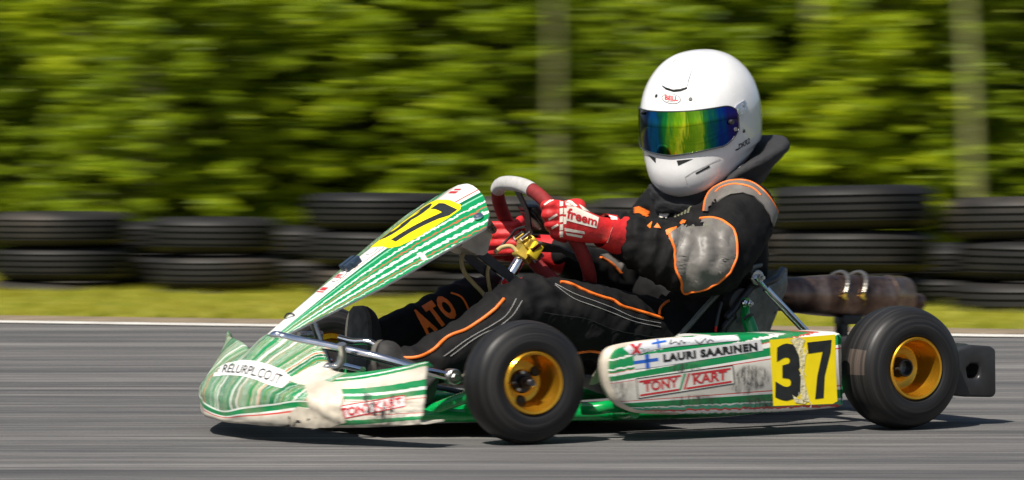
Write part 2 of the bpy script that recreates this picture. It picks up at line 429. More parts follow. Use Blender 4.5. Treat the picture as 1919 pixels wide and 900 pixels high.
def tree_thing(name, h, spread, z0, ncl, nleaf, leaf, tr, kind, bark, seed, loc, rz, label, group, stems=1):
    r = random.Random(seed)
    root = bpy.data.objects.new(name, None); COL.objects.link(root); root.location = loc; root.rotation_euler.z = rz; root.empty_display_size = .3
    tb = MB(); clumps = []; lim = []
    for sidx in range(stems):
        a0 = r.uniform(0, 6.28); lean = r.uniform(.0, .05) if stems == 1 else r.uniform(.12, .3)
        pts = [A(0, 0, -.15)+A(math.cos(a0), math.sin(a0), 0)*.04*sidx]
        for k in range(1, 9):
            z = h*k/8; pts.append(A(math.cos(a0)*lean*z+r.gauss(0, .025)*h*.12, math.sin(a0)*lean*z+r.gauss(0, .025)*h*.12, z*.93))
        tb.tube(cr(pts, 3), np.linspace(tr*(1 if stems == 1 else .6), tr*.12, 25), 8); lim.append(pts)
    for k in range(ncl):
        pts = lim[k % len(lim)]; z = z0+(h-z0)*(k+r.random())/ncl; f = min(.999, z/(h*.93)); i = min(7, int(f*8)); base = pts[i]+(pts[i+1]-pts[i])*(f*8-i)
        q = (z-z0)/(h-z0); wd = spread*(1-.75*q)*(.75+.25*min(1, q*6)); a = r.uniform(0, 6.28); d = wd*r.random()**.55
        c = base+A(math.cos(a)*d, math.sin(a)*d, r.uniform(.0, .12)*h*.3)
        if d > .15: (k % 3 == 0) and tb.tube([base-A(0, 0, d*.25), (base+c)/2-A(0, 0, .02), c], [tr*.28, tr*.18, tr*.06], 5)
        clumps.append((c, spread*r.uniform(.05, .145)))
    tb.obj('trunk', M_bark[bark], root)
    V, F = leaves(clumps, nleaf, leaf, seed)
    me = bpy.data.meshes.new('crown'); me.vertices.add(len(V)); me.vertices.foreach_set('co', V.ravel().astype('f'))
    me.loops.add(F.size); me.loops.foreach_set('vertex_index', F.ravel().astype('i')); me.polygons.add(len(F)); me.polygons.foreach_set('loop_start', np.arange(0, F.size, 4, dtype='i'))
    me.materials.append(M_leaf[kind]); me.update(calc_edges=True); me.validate()
    cw = bpy.data.objects.new('crown', me); COL.objects.link(cw); cw.parent = root
    return tag(root, label, 'tree' if 'tree' in name or 'sapling' in name else 'bush', group)
def W(px, D): return ((px-959.5)/F_PX*D, D-CAM_D)
def gz(x, y):
    q = (A(x, y)-LN0)@LNRM; return .03+max(0, q-12)*.16
bush_lab = 'bright leafy bush at the front edge of the woodland, behind the tyre barrier'
sap_lab = 'slender leafy young tree inside the sunlit woodland edge'
deep_lab = 'dark dense tree deep in the shaded woodland'
protoB = [tree_thing('leafy_bush', 1.9, .78, .08, 300, 30000, .036, .02, k % 2, 1, 20+k, (0, 0, 0), 0, bush_lab, 'bushes along the woodland edge', stems=4) for k in range(3)]
protoS = [tree_thing('young_tree', 4.4, 1.0, .4, 360, 42000, .042, .035, k % 2, 1, 40+k, (0, 0, 0), 0, sap_lab, 'young trees in the woodland') for k in range(3)]
protoD = [tree_thing('woodland_tree', 6.5, 1.7, .2, 260, 22000, .09, .08, 1, 1, 60+k, (0, 0, 0), 0, deep_lab, 'trees deep in the woodland') for k in range(2)]
used = set()
def place(protos, i, x, y, s):
    p = protos[i % len(protos)]
    o = p if p.name not in used else copy_tree(p)
    used.add(p.name); o.location = (x, y, gz(x, y)); o.rotation_euler.z = random.uniform(0, 6.28); o.scale = (s, s, s*random.uniform(.9, 1.1))
for i in range(34):
    x, y = W(-700+i*108+random.uniform(-45, 45), 19.0+random.uniform(-.5, .9)); place(protoB, i, x, y, random.uniform(.6, 1.12))
for i in range(36):
    x, y = W(-800+i*102+random.uniform(-60, 60), 21.2+random.uniform(-.8, 1.5)); place(protoS, i, x, y, random.uniform(.8, 1.15))
for i in range(30):
    x, y = W(-900+(i % 15)*250+random.uniform(-70, 70)+(i//15)*110, 24.5+4*(i//15)+random.uniform(-.8, 1.2)); place(protoD, i, x, y, random.uniform(.85, 1.2))
for px, D, tr, lab in ((1040, 18.7, .020, 'slim pale trunk standing in the woods above the steering wheel'), (1832, 18.0, .024, 'pale trunk of a tall tree at the right side of the woods'),
                       (764, 20.2, .022, 'thin pale trunk in the woods above the number panel'), (1518, 18.6, .024, 'thin pale trunk in the woods right of the helmet'),
                       (184, 20.0, .024, 'pale trunk among bushes at the left side of the woods')):
    x, y = W(px, D)
    t = tree_thing('slim_tree', 5.2, .8, 1.75, 30, 6000, .05, tr, 0, 0, int(px), (x, y, gz(x, y)), 0, lab, 'slim pale-trunked trees at the woodland edge')

# ------------------------------------------------------------------ kart materials
M_green = simple('green_frame_paint', (.0, .26, .055), .28, var=.1, scale=30, coat=.4)
M_chrome = simple('chrome', (.80, .80, .82), .12, 1., .06, 60)
M_steel = simple('steel', (.55, .54, .52), .3, 1., .15, 60)
M_black = simple('black_plastic', (.018, .018, .019), .38, 0, .3, 30, .15)
M_blkmet = simple('dark_bracket', (.045, .045, .05), .35, .6, .2, 40)
M_red = simple('red_anodised', (.55, .02, .02), .3, .5, .1, 30)
M_brass = simple('gold_anodised', (.62, .42, .06), .3, .75, .15, 60)
M_white = simple('white_vinyl', (.66, .655, .64), .35, 0, .05, 30)
M_yellow = simple('yellow_vinyl', (.86, .66, .0), .35, 0, .05, 30)
M_ink = simple('black_ink', (.012, .014, .013), .4, 0, .3, 60)
M_redink = simple('red_ink', (.42, .02, .025), .4, 0, .2, 60)
M_blueink = simple('blue_ink', (.02, .11, .48), .4, 0, .1, 60)
M_grnink = simple('green_ink', (.0, .22, .07), .4, 0, .1, 60)
M_cream = simple('dirty_cream_plastic', (.46, .41, .33), .5, 0, .28, 18, .4)
M_hose = simple('amber_hose', (.42, .33, .15), .3, 0, .2, 30)
M_gold = simple('gold_rim', (.72, .36, .022), .24, .85, .08, 25, coat=.3)

def tyre_mat(scuff_angle):  # scuff_angle: where the painted sunlit patch sits round the tyre
    m, nt, b = newmat('slick_rubber')
    x, y, z = sep(nt, coord(nt))
    rad = mth(nt, 'SQRT', mth(nt, 'ADD', mth(nt, 'MULTIPLY', x, x), mth(nt, 'MULTIPLY', z, z)))
    n = noi(nt, comb(nt, mth(nt, 'MULTIPLY', rad, 130), mth(nt, 'MULTIPLY', y, 110), mth(nt, 'MULTIPLY', x, 4)), 1, 5, .65)
    col = ramp(nt, n, [(.30, (.004, .004, .0045)), (.52, (.0105, .010, .010)), (.74, (.034, .031, .029))])
    # a sunlit patch painted into the rubber colour, broken up by the grain
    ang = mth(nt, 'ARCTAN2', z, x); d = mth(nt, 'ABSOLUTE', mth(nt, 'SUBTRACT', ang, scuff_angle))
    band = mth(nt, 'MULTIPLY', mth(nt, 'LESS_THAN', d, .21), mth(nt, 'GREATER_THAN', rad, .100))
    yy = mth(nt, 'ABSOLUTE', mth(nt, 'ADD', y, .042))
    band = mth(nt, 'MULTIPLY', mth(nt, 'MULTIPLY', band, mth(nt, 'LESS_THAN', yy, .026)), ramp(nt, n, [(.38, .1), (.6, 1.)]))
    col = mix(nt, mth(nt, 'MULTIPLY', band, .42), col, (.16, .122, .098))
    setc(nt, b, 'Base Color', col); setc(nt, b, 'Roughness', ramp(nt, n, [(.3, .36), (.7, .6)])); b.inputs['Specular IOR Level'].default_value = .35
    bump(nt, b, n, .25, .002); return m

def livery(name):                                                    # stripes of the side pod, drawn over the pod's own length/height coordinates
    m, nt, b = newmat(name)
    uv = nd(nt, 'ShaderNodeTexCoord').outputs['UV']; X, Y, _ = sep(nt, uv)
    xp = mth(nt, 'SUBTRACT', mth(nt, 'MULTIPLY', X, 1000), 1300); y = mth(nt, 'MULTIPLY', Y, 1000)
    k = mth(nt, 'DIVIDE', mth(nt, 'ADD', y, mth(nt, 'MULTIPLY', xp, 1.444)), mth(nt, 'ADD', 1, mth(nt, 'MULTIPLY', xp, .00185)))
    wav = noi(nt, comb(nt, mth(nt, 'MULTIPLY', X, 130), mth(nt, 'MULTIPLY', Y, 40)), 1, 3, .6)
    rag = ramp(nt, mth(nt, 'DIVIDE', mth(nt, 'SUBTRACT', k, 600), 200), [(0, 1), (.37, 1), (.40, .06), (.79, .06), (.80, 1)])
    k2 = mth(nt, 'ADD', k, mth(nt, 'MULTIPLY', mth(nt, 'MULTIPLY', mth(nt, 'SUBTRACT', wav, .5), rag), 11))
    G, W_, R, C, T = (.0, .185, .05), (.66, .65, .61), (.50, .04, .03), (.58, .555, .49), (.05, .30, .17)
    st = [(0, G), (634, W_), (639, G), (660, W_), (664, G), (669, R), (671, W_), (678, G), (690, W_), (694.5, R), (696, C), (742, R), (743.4, W_), (747, G), (758, W_), (760.5, T), (766, R), (769.5, W_), (775, G)]
    col = ramp(nt, mth(nt, 'DIVIDE', mth(nt, 'SUBTRACT', k2, 600), 200), [(max(0, (p-600)/200), c) for p, c in st], 'CONSTANT')
    dirt = noi(nt, comb(nt, mth(nt, 'MULTIPLY', X, 14), mth(nt, 'MULTIPLY', Y, 30)), 1, 6, .7)
    col = mix(nt, ramp(nt, dirt, [(.5, 0), (.8, .45)]), col, (.22, .17, .11))
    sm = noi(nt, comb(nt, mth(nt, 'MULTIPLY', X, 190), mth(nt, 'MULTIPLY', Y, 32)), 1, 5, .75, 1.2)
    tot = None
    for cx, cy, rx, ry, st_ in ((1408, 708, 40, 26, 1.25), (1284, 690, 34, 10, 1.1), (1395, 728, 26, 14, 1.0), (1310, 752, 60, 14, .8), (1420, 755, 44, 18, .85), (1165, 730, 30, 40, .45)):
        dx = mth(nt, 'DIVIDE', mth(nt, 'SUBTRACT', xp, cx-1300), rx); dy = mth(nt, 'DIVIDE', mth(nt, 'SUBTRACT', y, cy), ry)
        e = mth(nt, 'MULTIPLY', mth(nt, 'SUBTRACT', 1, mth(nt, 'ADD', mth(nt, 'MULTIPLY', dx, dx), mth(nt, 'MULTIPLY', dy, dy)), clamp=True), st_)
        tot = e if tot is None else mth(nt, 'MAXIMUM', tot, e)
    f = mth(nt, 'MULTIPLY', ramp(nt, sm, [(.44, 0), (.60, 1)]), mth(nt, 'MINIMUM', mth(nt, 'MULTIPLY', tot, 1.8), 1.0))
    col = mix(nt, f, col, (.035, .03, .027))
    setc(nt, b, 'Base Color', col); b.inputs['Roughness'].default_value = .4; b.inputs['Coat Weight'].default_value = .25
    bump(nt, b, noi(nt, coord(nt), 22, 4), .12, .003); return m

def nose_mat():
    m, nt, b = newmat('nose_livery')
    uv = nd(nt, 'ShaderNodeTexCoord').outputs['UV']; X, Y, _ = sep(nt, uv)          # X across the kart in metres, Y from lip to top edge
    rag = noi(nt, comb(nt, mth(nt, 'MULTIPLY', X, 120), mth(nt, 'MULTIPLY', Y, 22)), 1, 4, .65)
    bend = noi(nt, comb(nt, mth(nt, 'MULTIPLY', X, 3), mth(nt, 'MULTIPLY', Y, 3.5)), 1, 2)
    s = mth(nt, 'ADD', mth(nt, 'ADD', X, mth(nt, 'MULTIPLY', mth(nt, 'SUBTRACT', rag, .5), .006)), mth(nt, 'MULTIPLY', mth(nt, 'SUBTRACT', bend, .5), .06))
    n = noi(nt, comb(nt, mth(nt, 'MULTIPLY', s, 46), 3.7), 1, 2, .5)
    Gd, G, Gl, W_, O = (.0, .06, .022), (.0, .19, .055), (.10, .42, .25), (.62, .66, .61), (.46, .13, .03)
    hump = ramp(nt, n, [(0, W_), (.32, G), (.37, O), (.385, W_), (.405, G), (.44, Gd), (.455, W_), (.47, G), (.505, O), (.515, W_), (.535, Gd), (.56, G), (.585, W_), (.60, G), (.64, O), (.65, G), (.68, W_), (.70, G)], 'CONSTANT')
    hump = mix(nt, ramp(nt, noi(nt, comb(nt, mth(nt, 'MULTIPLY', X, 260), mth(nt, 'MULTIPLY', Y, 60)), 1, 3, .7), [(.58, .0), (.8, .18)]), hump, (.62, .74, .64))
    aX = mth(nt, 'ABSOLUTE', X)
    yb = mth(nt, 'SUBTRACT', Y, mth(nt, 'MULTIPLY', mth(nt, 'SUBTRACT', aX, .25), .35))
    yb = mth(nt, 'ADD', yb, mth(nt, 'MULTIPLY', mth(nt, 'SUBTRACT', rag, .5), .025))
    C, R = (.54, .50, .42), (.52, .06, .05)
    wing = ramp(nt, yb, [(0, C), (.16, G), (.20, C), (.235, R), (.243, C), (.44, R), (.448, C), (.47, G), (.515, W_), (.54, G), (.60, C), (.70, G), (.73, W_), (.745, G)], 'CONSTANT')
    hw = mth(nt, 'ADD', aX, mth(nt, 'MULTIPLY', mth(nt, 'SUBTRACT', rag, .5), .02))
    wmask = mth(nt, 'MULTIPLY', mth(nt, 'GREATER_THAN', hw, .265), mth(nt, 'GREATER_THAN', X, 0))
    col = mix(nt, wmask, hump, wing)
    low = ramp(nt, Y, [(0, C), (.265, R), (.275, W_), (.29, G), (.335, W_), (.352, (0, 0, 0))], 'CONSTANT')
    col = mix(nt, mth(nt, 'MULTIPLY', mth(nt, 'LESS_THAN', Y, .352), mth(nt, 'LESS_THAN', aX, .30)), col, low)
    # bare worn plastic at the shoulder of the hump and along the lip
    d1 = mth(nt, 'MULTIPLY', mth(nt, 'GREATER_THAN', X, 0), mth(nt, 'MULTIPLY', mth(nt, 'LESS_THAN', mth(nt, 'ABSOLUTE', mth(nt, 'SUBTRACT', hw, .205)), .04), mth(nt, 'GREATER_THAN', Y, .66)))
    col = mix(nt, d1, col, C)
    dirt = noi(nt, comb(nt, mth(nt, 'MULTIPLY', X, 16), mth(nt, 'MULTIPLY', Y, 5)), 1, 6, .7)
    col = mix(nt, ramp(nt, dirt, [(.46, 0), (.74, .6)]), col, (.27, .22, .15))
    black = noi(nt, comb(nt, mth(nt, 'MULTIPLY', X, 60), mth(nt, 'MULTIPLY', Y, 6)), 1, 6, .75, 1.)
    msk = mth(nt, 'SUBTRACT', 1, mth(nt, 'MULTIPLY', mth(nt, 'ABSOLUTE', mth(nt, 'SUBTRACT', X, .43)), 16), clamp=True)
    msk = mth(nt, 'MULTIPLY', msk, ramp(nt, Y, [(.12, 0), (.2, 1), (.46, 1), (.5, 0)]))
    col = mix(nt, mth(nt, 'MULTIPLY', ramp(nt, black, [(.45, 0), (.56, 1)]), msk), col, (.03, .026, .024))
    lip = mth(nt, 'MULTIPLY', ramp(nt, noi(nt, comb(nt, mth(nt, 'MULTIPLY', X, 14), 2.), 1, 4), [(.5, 0), (.6, 1)]), mth(nt, 'LESS_THAN', Y, .20))
    col = mix(nt, mth(nt, 'MULTIPLY', lip, .8), col, (.04, .035, .03))
    setc(nt, b, 'Base Color', col); b.inputs['Roughness'].default_value = .42; b.inputs['Coat Weight'].default_value = .2
    bump(nt, b, noi(nt, coord(nt), 26, 4), .25, .004); return m

def panel_mat():
    m, nt, b = newmat('panel_livery')
    uv = nd(nt, 'ShaderNodeTexCoord').outputs['UV']; X, Y, _ = sep(nt, uv)          # X across in metres, Y bottom to top
    aX = mth(nt, 'ABSOLUTE', X)
    rag = noi(nt, comb(nt, mth(nt, 'MULTIPLY', X, 60), mth(nt, 'MULTIPLY', Y, 62)), 1, 3, .6)
    q = mth(nt, 'DIVIDE', mth(nt, 'SUBTRACT', aX, mth(nt, 'ADD', .022, mth(nt, 'MULTIPLY', Y, .017))), mth(nt, 'ADD', .022, mth(nt, 'SUBTRACT', mth(nt, 'MULTIPLY', Y, .222), mth(nt, 'MULTIPLY', mth(nt, 'MULTIPLY', Y, Y), .075))))
    q = mth(nt, 'SUBTRACT', q, mth(nt, 'MULTIPLY', mth(nt, 'POWER', mth(nt, 'MAXIMUM', mth(nt, 'SUBTRACT', Y, .45), 0), 2), .55))
    q2 = mth(nt, 'ADD', q, mth(nt, 'MULTIPLY', mth(nt, 'MULTIPLY', mth(nt, 'SUBTRACT', rag, .5), .15), mth(nt, 'GREATER_THAN', q, .14)))
    G, Gd, W_, R, L = (.0, .20, .06), (.0, .12, .04), (.66, .66, .63), (.50, .06, .03), (.18, .46, .30)
    flap = ramp(nt, q2, [(0, W_), (.03, Gd), (.10, L), (.13, G), (.26, W_), (.30, G), (.40, R), (.425, G), (.50, W_), (.57, G), (.70, W_), (.765, G), (.85, R), (.875, G), (.93, W_), (.955, G)], 'CONSTANT')
    ctr = ramp(nt, q, [(0, W_), (.5, W_)])
    n = mth(nt, 'ADD', q, .5)
    col = ramp(nt, n, [(0, W_), (.41, W_), (.44, R), (.465, W_), (.5, W_)], 'CONSTANT')
    col = mix(nt, mth(nt, 'GREATER_THAN', q, 0), col, flap)
    dirt = noi(nt, comb(nt, mth(nt, 'MULTIPLY', X, 20), mth(nt, 'MULTIPLY', Y, 8)), 1, 6, .7)
    col = mix(nt, ramp(nt, dirt, [(.55, 0), (.85, .35)]), col, (.40, .36, .28))
    setc(nt, b, 'Base Color', col); b.inputs['Roughness'].default_value = .3; b.inputs['Coat Weight'].default_value = .4; return m

# ------------------------------------------------------------------ the kart
kart = bpy.data.objects.new('go_kart', None); COL.objects.link(kart); kart.location = (X0, 0, 0); kart.rotation_euler.z = math.pi+TH; BASE[kart.name] = np.zeros(3)
tag(kart, 'green and white racing go-kart with yellow number 37 plates and gold wheels', 'go-kart')
P = lambda mb, name, mat, parent=kart, **k: mb.obj(name, mat, parent, **k)
L_WB, RF, RR = .925, .128, .1346

# wheels: built round their own axle centre, +y outwards
def make_wheel(front, scuff):  # scuff: angle of the sunlit patch painted into the tyre
    R = RF if front else RR; w = .098 if front else .124; rl = .064 if front else .067
    hub = MB()
    if front: hub.cyl((0, -.085, 0), (0, -.055, 0), .024, 20).cyl((0, -.055, 0), (0, -.034, 0), .013, 20)
    else: hub.lathe([(.016, -.14), (.020, -.14), (.020, -.040), (.0185, -.038), (.0155, -.038), (.0145, -.042), (.0145, -.10)], (0, 0, 0), (0, 1, 0), 24).cyl((0, -.12, 0), (0, -.075, 0), .031, 24)
    h = link('wheel', hub.V, hub.F, M_blkmet, None)
    if front: nt_ = MB().cyl((0, -.036, 0), (0, -.022, 0), .0085, 6).cyl((0, -.024, 0), (0, -.012, 0), .0045, 10); o = link('axle_nut', nt_.V, nt_.F, M_steel, None); o.parent = h
    y0 = 0.
    rim = MB().lathe([(rl-.010, -w-.0), (rl, -w+.0), (rl+.001, -w+.006), (rl-.006, -w+.010), (rl-.008, -w*.5), (rl-.006, -.012), (rl+.001, -.005), (rl+.0015, .0), (rl-.001, .0025), (rl-.005, .001), (rl-.0065, -.008), (rl-.010, -.018), (rl-.016, -w*.5), (rl-.020, -.066), (.026, -.070), (.022, -.068), (.022, -.076), (rl-.022, -.076), (rl-.014, -w*.8), (rl-.010, -w)], (0, 0, 0), (0, 1, 0), 64)
    o = link('rim', rim.V, rim.F, M_gold, None, sharp=50); o.parent = h
    if front:
        for k in range(3):
            cs = MB(); a = 2*math.pi*k/3+.5; cs.cyl((.040*math.cos(a), -.067, .040*math.sin(a)), (.040*math.cos(a), -.064, .040*math.sin(a)), .011, 20)
            o = link('rim_hole', cs.V, cs.F, M_ink, None); o.parent = h
        for k in range(3):
            bl = MB(); a = 2*math.pi*k/3+1.3; bl.cyl((.021*math.cos(a), -.05, .021*math.sin(a)), (.021*math.cos(a), -.042, .021*math.sin(a)), .0045, 6)
            o = link('wheel_bolt', bl.V, bl.F, M_steel, None); o.parent = h
    if front: pr = [(rl, -.004), (rl+.008, .0005), (rl+.020, .0025), (rl+.032, .001), (R*.925, -.010), (R*.975, -.023), (R*.995, -.038), (R, -w*.5), (R*.995, -w+.038), (R*.975, -w+.023), (R*.925, -w+.010), (rl+.032, -w-.001), (rl+.018, -w-.002), (rl, -w+.004)]
    else: pr = [(rl, -.004), (rl+.008, .002), (rl+.020, .005), (rl+.034, .003), (R*.90, -.008), (R*.955, -.021), (R*.988, -.038), (R, -w*.5), (R*.988, -w+.038), (R*.955, -w+.021), (R*.90, -w+.008), (rl+.034, -w-.003), (rl+.018, -w-.005), (rl, -w+.004)]
    pr = [tuple(q) for q in cr(pr, 4)]
    i0 = int(len(pr)*.25)
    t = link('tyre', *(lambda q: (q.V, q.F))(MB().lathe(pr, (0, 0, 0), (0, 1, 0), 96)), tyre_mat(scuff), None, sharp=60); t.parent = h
    vb = MB().cyl((rl-.012, -.012, 0), (rl-.018, .006, .002), .003, 8); o = link('valve', vb.V, vb.F, M_ink, None); o.parent = h
    return h
wf = make_wheel(True, -1.45); wr = make_wheel(False, .12)  # with the angle of each tyre's painted sunlit patch
# local x of a wheel points forwards for the near side
def set_wheel(o, u, v, r, rz): o.parent = kart; o.location = (u, v, r); o.rotation_euler = (0, 0, rz)
wf2, wr2 = copy_tree(wf), copy_tree(wr)
set_wheel(wf, L_WB, .509, RF, math.radians(-4)); set_wheel(wf2, L_WB, -.509, RF, math.pi-math.radians(4))
set_wheel(wr, 0, .560, RR, 0); set_wheel(wr2, 0, -.560, RR, math.pi)

# chassis tubes
fr = MB(); T = .015
for s in (1, -1):
    fr.tube(cr([(1.10, .17*s, .05), (1.05, .20*s, .048), (.80, .27*s, .045), (.55, .31*s, .042), (.30, .31*s, .042), (.10, .29*s, .06), (-.02, .28*s, .085)], 6), T)
    fr.tube(cr([(L_WB, .14*s, .055), (L_WB, .26*s, .065), (L_WB-.005, .345*s, .09)], 5), T*1.15)
    fr.tube([(1.02, .19*s, .048), (L_WB, .33*s, .11)], .013)
    fr.tube(cr([(.62, .30*s, .045), (.64, .40*s, .048), (.66, .47*s, .055)], 5), .011)
    fr.tube(cr([(.25, .30*s, .045), (.25, .40*s, .05), (.25, .46*s, .07)], 5), .011)
    fr.cyl((L_WB-.01, .345*s, .06), (L_WB-.01, .345*s, .18), .014)
fr.tube([(1.10, -.17, .05), (1.10, .17, .05)], T); fr.tube([(.62, -.30, .042), (.62, .30, .042)], T); fr.tube([(-.02, -.28, .085), (-.02, .28, .085)], T)
fr.tube(cr([K(1092, 766, v=.40), K(1115, 766, v=.42), K(1146, 762, v=.43), K(1200, 760, v=.40)], 5), .0135)
P(fr, 'frame_tube', M_green)
kp = MB()
for s in (1, -1):
    kp.box((L_WB, .395*s, RF), (.018, .030, .035), bev=.006); kp.cyl((L_WB, .36*s, RF), (L_WB, .50*s, RF), .0085)
    kp.tube([(L_WB, .39*s, RF-.02), (L_WB-.09, .37*s, RF-.03)], .008); kp.tube([(L_WB-.09, .37*s, RF-.03), (.80, .03*s, .075)], .006)
P(kp, 'stub_axle', M_blkmet)
P(MB().cyl((0, -.50, RR), (0, .50, RR), .0195, 24), 'rear_axle', M_steel)
P(MB().add(*thick(*grid(lambda u, q: A(u, q*(.28-.10*max(0, u-.75)/.4), .030), np.linspace(.42, 1.12, 8), np.linspace(-1, 1, 5)), .003)), 'floor_tray', simple('floor_alloy', (.25, .25, .24), .4, .8, .2, 30))

# front bumper bars, pedal hoops
bars = MB(); rb = .0095
bars.tube(cr([K(850, 707, v=.28), K(780, 691, v=.27), K(700, 668, v=.22), K(620, 650, v=.14), K(565, 639, v=.08), K(535, 632, v=.04), K(514, 629, v=.02), (1.262, -.04, .195), (1.235, -.12, .172), (1.20, -.20, .165), (1.10, -.26, .15), (1.0, -.28, .135)], 6), rb, 14)
P(bars, 'bumper_bar', M_chrome)
cap = MB(); c0 = K(846, 706, v=.28); cap.cyl(c0-A(0, .012, 0), c0+A(0, .016, 0), .017, 24).cyl(c0+A(0, .016, 0), c0+A(0, .020, 0), .008, 6); P(cap, 'bar_clamp', M_steel)
up = MB(); up.tube(cr([K(640, 645, v=.21), K(642, 665, v=.20), K(632, 688, v=.19), K(612, 694, v=.18), (1.15, .17, .06)], 6), .0085); P(up, 'bumper_support', M_steel)
up = MB(); up.tube(cr([K(585, 600, v=-.05), K(600, 640, v=-.04), K(618, 690, v=-.03), (1.09, -.02, .06)], 6), .0085); P(up, 'bumper_support', M_steel)
up = MB(); up.tube(cr([(1.22, -.20, .165), (1.18, -.19, .12), (1.12, -.17, .06)], 6), .0085); P(up, 'bumper_support', M_steel)
up = MB(); up.tube([K(560, 628, v=-.10), K(603, 626, v=-.11)], .007); P(up, 'bumper_support', M_steel)
pd = MB()
pd.tube(cr([K(634, 633, v=.03), K(660, 640, v=.05), K(690, 641, v=.07), K(708, 652, v=.09), K(720, 672, v=.10), (1.0, .11, .07), (.99, .11, .045)], 6), .0075)
P(pd, 'brake_pedal', M_chrome)
pd = MB(); pd.tube(cr([(1.03, -.06, .13), (1.035, -.14, .135), (1.03, -.20, .13), (1.01, -.21, .09), (1.0, -.20, .05)], 6), .0075); P(pd, 'throttle_pedal', M_chrome)

# front spoiler
Mn = nose_mat()
ST = [  # v, bottom lip, lip crease, belly, upper face, top edge (measured outlines of the near half)
    (0.0, (425, 792), (418, 773), (420, 735), (444, 690), (500, 629)),
    (.09, (458, 794), (450, 768), (454, 728), (490, 690), (575, 640)),
    (.14, (490, 797), (482, 764), (487, 726), (522, 698), (600, 662)),
    (.19, (524, 798), (516, 760), (522, 735), (556, 718), (613, 690)),
    (.26, (580, 800), (571, 754), (578, 742), (606, 722), (650, 699)),
    (.38, (690, 800), (682, 770), (692, 752), (704, 722), (722, 692)),
    (.48, (789, 795), (791, 772), (795, 750), (797, 714), (800, 678))]
stn = []
for v, B, Cc, Mi, Up, Tp in ST:
    q = [K(*p, v=v) for p in (B, Cc, Mi, Up, Tp)]
    q = [q[0]+A(-.05, 0, .004)]+q+[q[4]+A(-.012, 0, -.012)]; stn.append((v, np.array(q)[:, [0, 2]]))
def far_side(v, q):                                                  # the far wing is unbroken and stands taller
    q = q.copy(); h = np.interp(v, [0, .14, .26, .38, .48], [0, 0, .040, .034, .024]); q[4:, 1] += h*A(.7, 1, 1); return (-v, q)
stn = [far_side(v, q) for v, q in stn[:0:-1]]+stn
vs0 = np.array([v for v, _ in stn]); Q = np.array([q for _, q in stn])
ctl = cr(np.concatenate([vs0[:, None], Q.reshape(len(vs0), -1)], 1), 8)
V, F, UV = [], [], []; nb = None
for row in ctl:
    c = cr(row[1:].reshape(-1, 2), 7); nb = len(c)
    for j, (u_, z_) in enumerate(c):
        wob = .0035*noise.noise((row[0]*14, j*.35, 2.2))+.003*noise.noise((row[0]*40, j*.5, 5))*max(0, abs(row[0])-.2)*3
        V.append(A(u_+wob, row[0], max(.022, z_))); UV.append((row[0], j/(nb-1)))
F = [(i*nb+j, (i+1)*nb+j, (i+1)*nb+j+1, i*nb+j+1) for i in range(len(ctl)-1) for j in range(nb-1)]
n0 = len(V); V, F = thick(V, F, .004); UV = UV+UV
nose = link('front_spoiler', V, F, Mn, kart, uv=UV, sharp=55)
N_on = on(bvh(nose))
ban = [(404, 692), (425, 681), (455, 675), (480, 677), (505, 684), (528, 693), (545, 707), (540, 718), (528, 728), (505, 722), (480, 712), (455, 705), (425, 703), (400, 706)]
o = decal('web_sticker', ban, N_on, M_white, nose, .0015, 10)
lettering('web_address', 'RELURPL.CO.IT', [(416, 699), (522, 723), (531, 704), (420, 684)], N_on, M_ink, nose, .0028, 6, .012, .1, bend=-7)
tc = [[(631, 763), (758, 741), (760, 761), (636, 786)]]
decal('sponsor_panel', tc[0], N_on, M_white, nose, .0012, 8)
decals('sponsor_frame', frame_px(tc[0], 2.), N_on, M_redink, nose, .0022, 8)
lettering('sponsor_name', 'TONY KART', [(640, 783), (754, 760), (753, 744), (637, 766)], N_on, M_redink, nose, .0028, 6, .045)
sc_ = []
rs = random.Random(3)
for k in range(30):
    x = rs.gauss(700, 17); y = rs.gauss(763, 9); l = rs.uniform(6, 20); w = rs.uniform(1.2, 4)
    sc_.append([(x, y-l/2), (x+w, y-l*.3), (x+w*.6+rs.uniform(-3, 3), y+l/2), (x-w*.4, y+l*.3)])
decals('scuff', sc_, N_on, M_ink, nose, .003, 8)
pt = MB()                                                            # torn patch of cloth tape wrapped over the split
tape = [(572, 726), (600, 718), (638, 722), (645, 745), (640, 768), (650, 790), (620, 799), (585, 799), (548, 797), (545, 775), (560, 762), (582, 766), (578, 745)]
Vp, Fp = poly2(tape, 6)
Pp = [N_on(x, y, .005+.009*max(0, noise.noise((x*.03, y*.04, 0)))+.0022*noise.noise((x*.14, y*.05, 3))) for x, y in Vp]
Fp = [f if np.cross(Pp[f[1]]-Pp[f[0]], Pp[f[2]]-Pp[f[0]])@(EYE-Pp[f[0]]) > 0 else f[::-1] for f in Fp]
link('tape_patch', *thick(Pp, Fp, .002), M_cream, nose, sharp=80)
decals('tear', ribbon([(552, 797), (556, 788), (572, 791), (585, 782), (604, 779), (622, 781), (640, 792)], 4.5)+ribbon([(528, 800), (548, 795), (545, 780)], 5), N_on, M_ink, nose, .0105, 6)

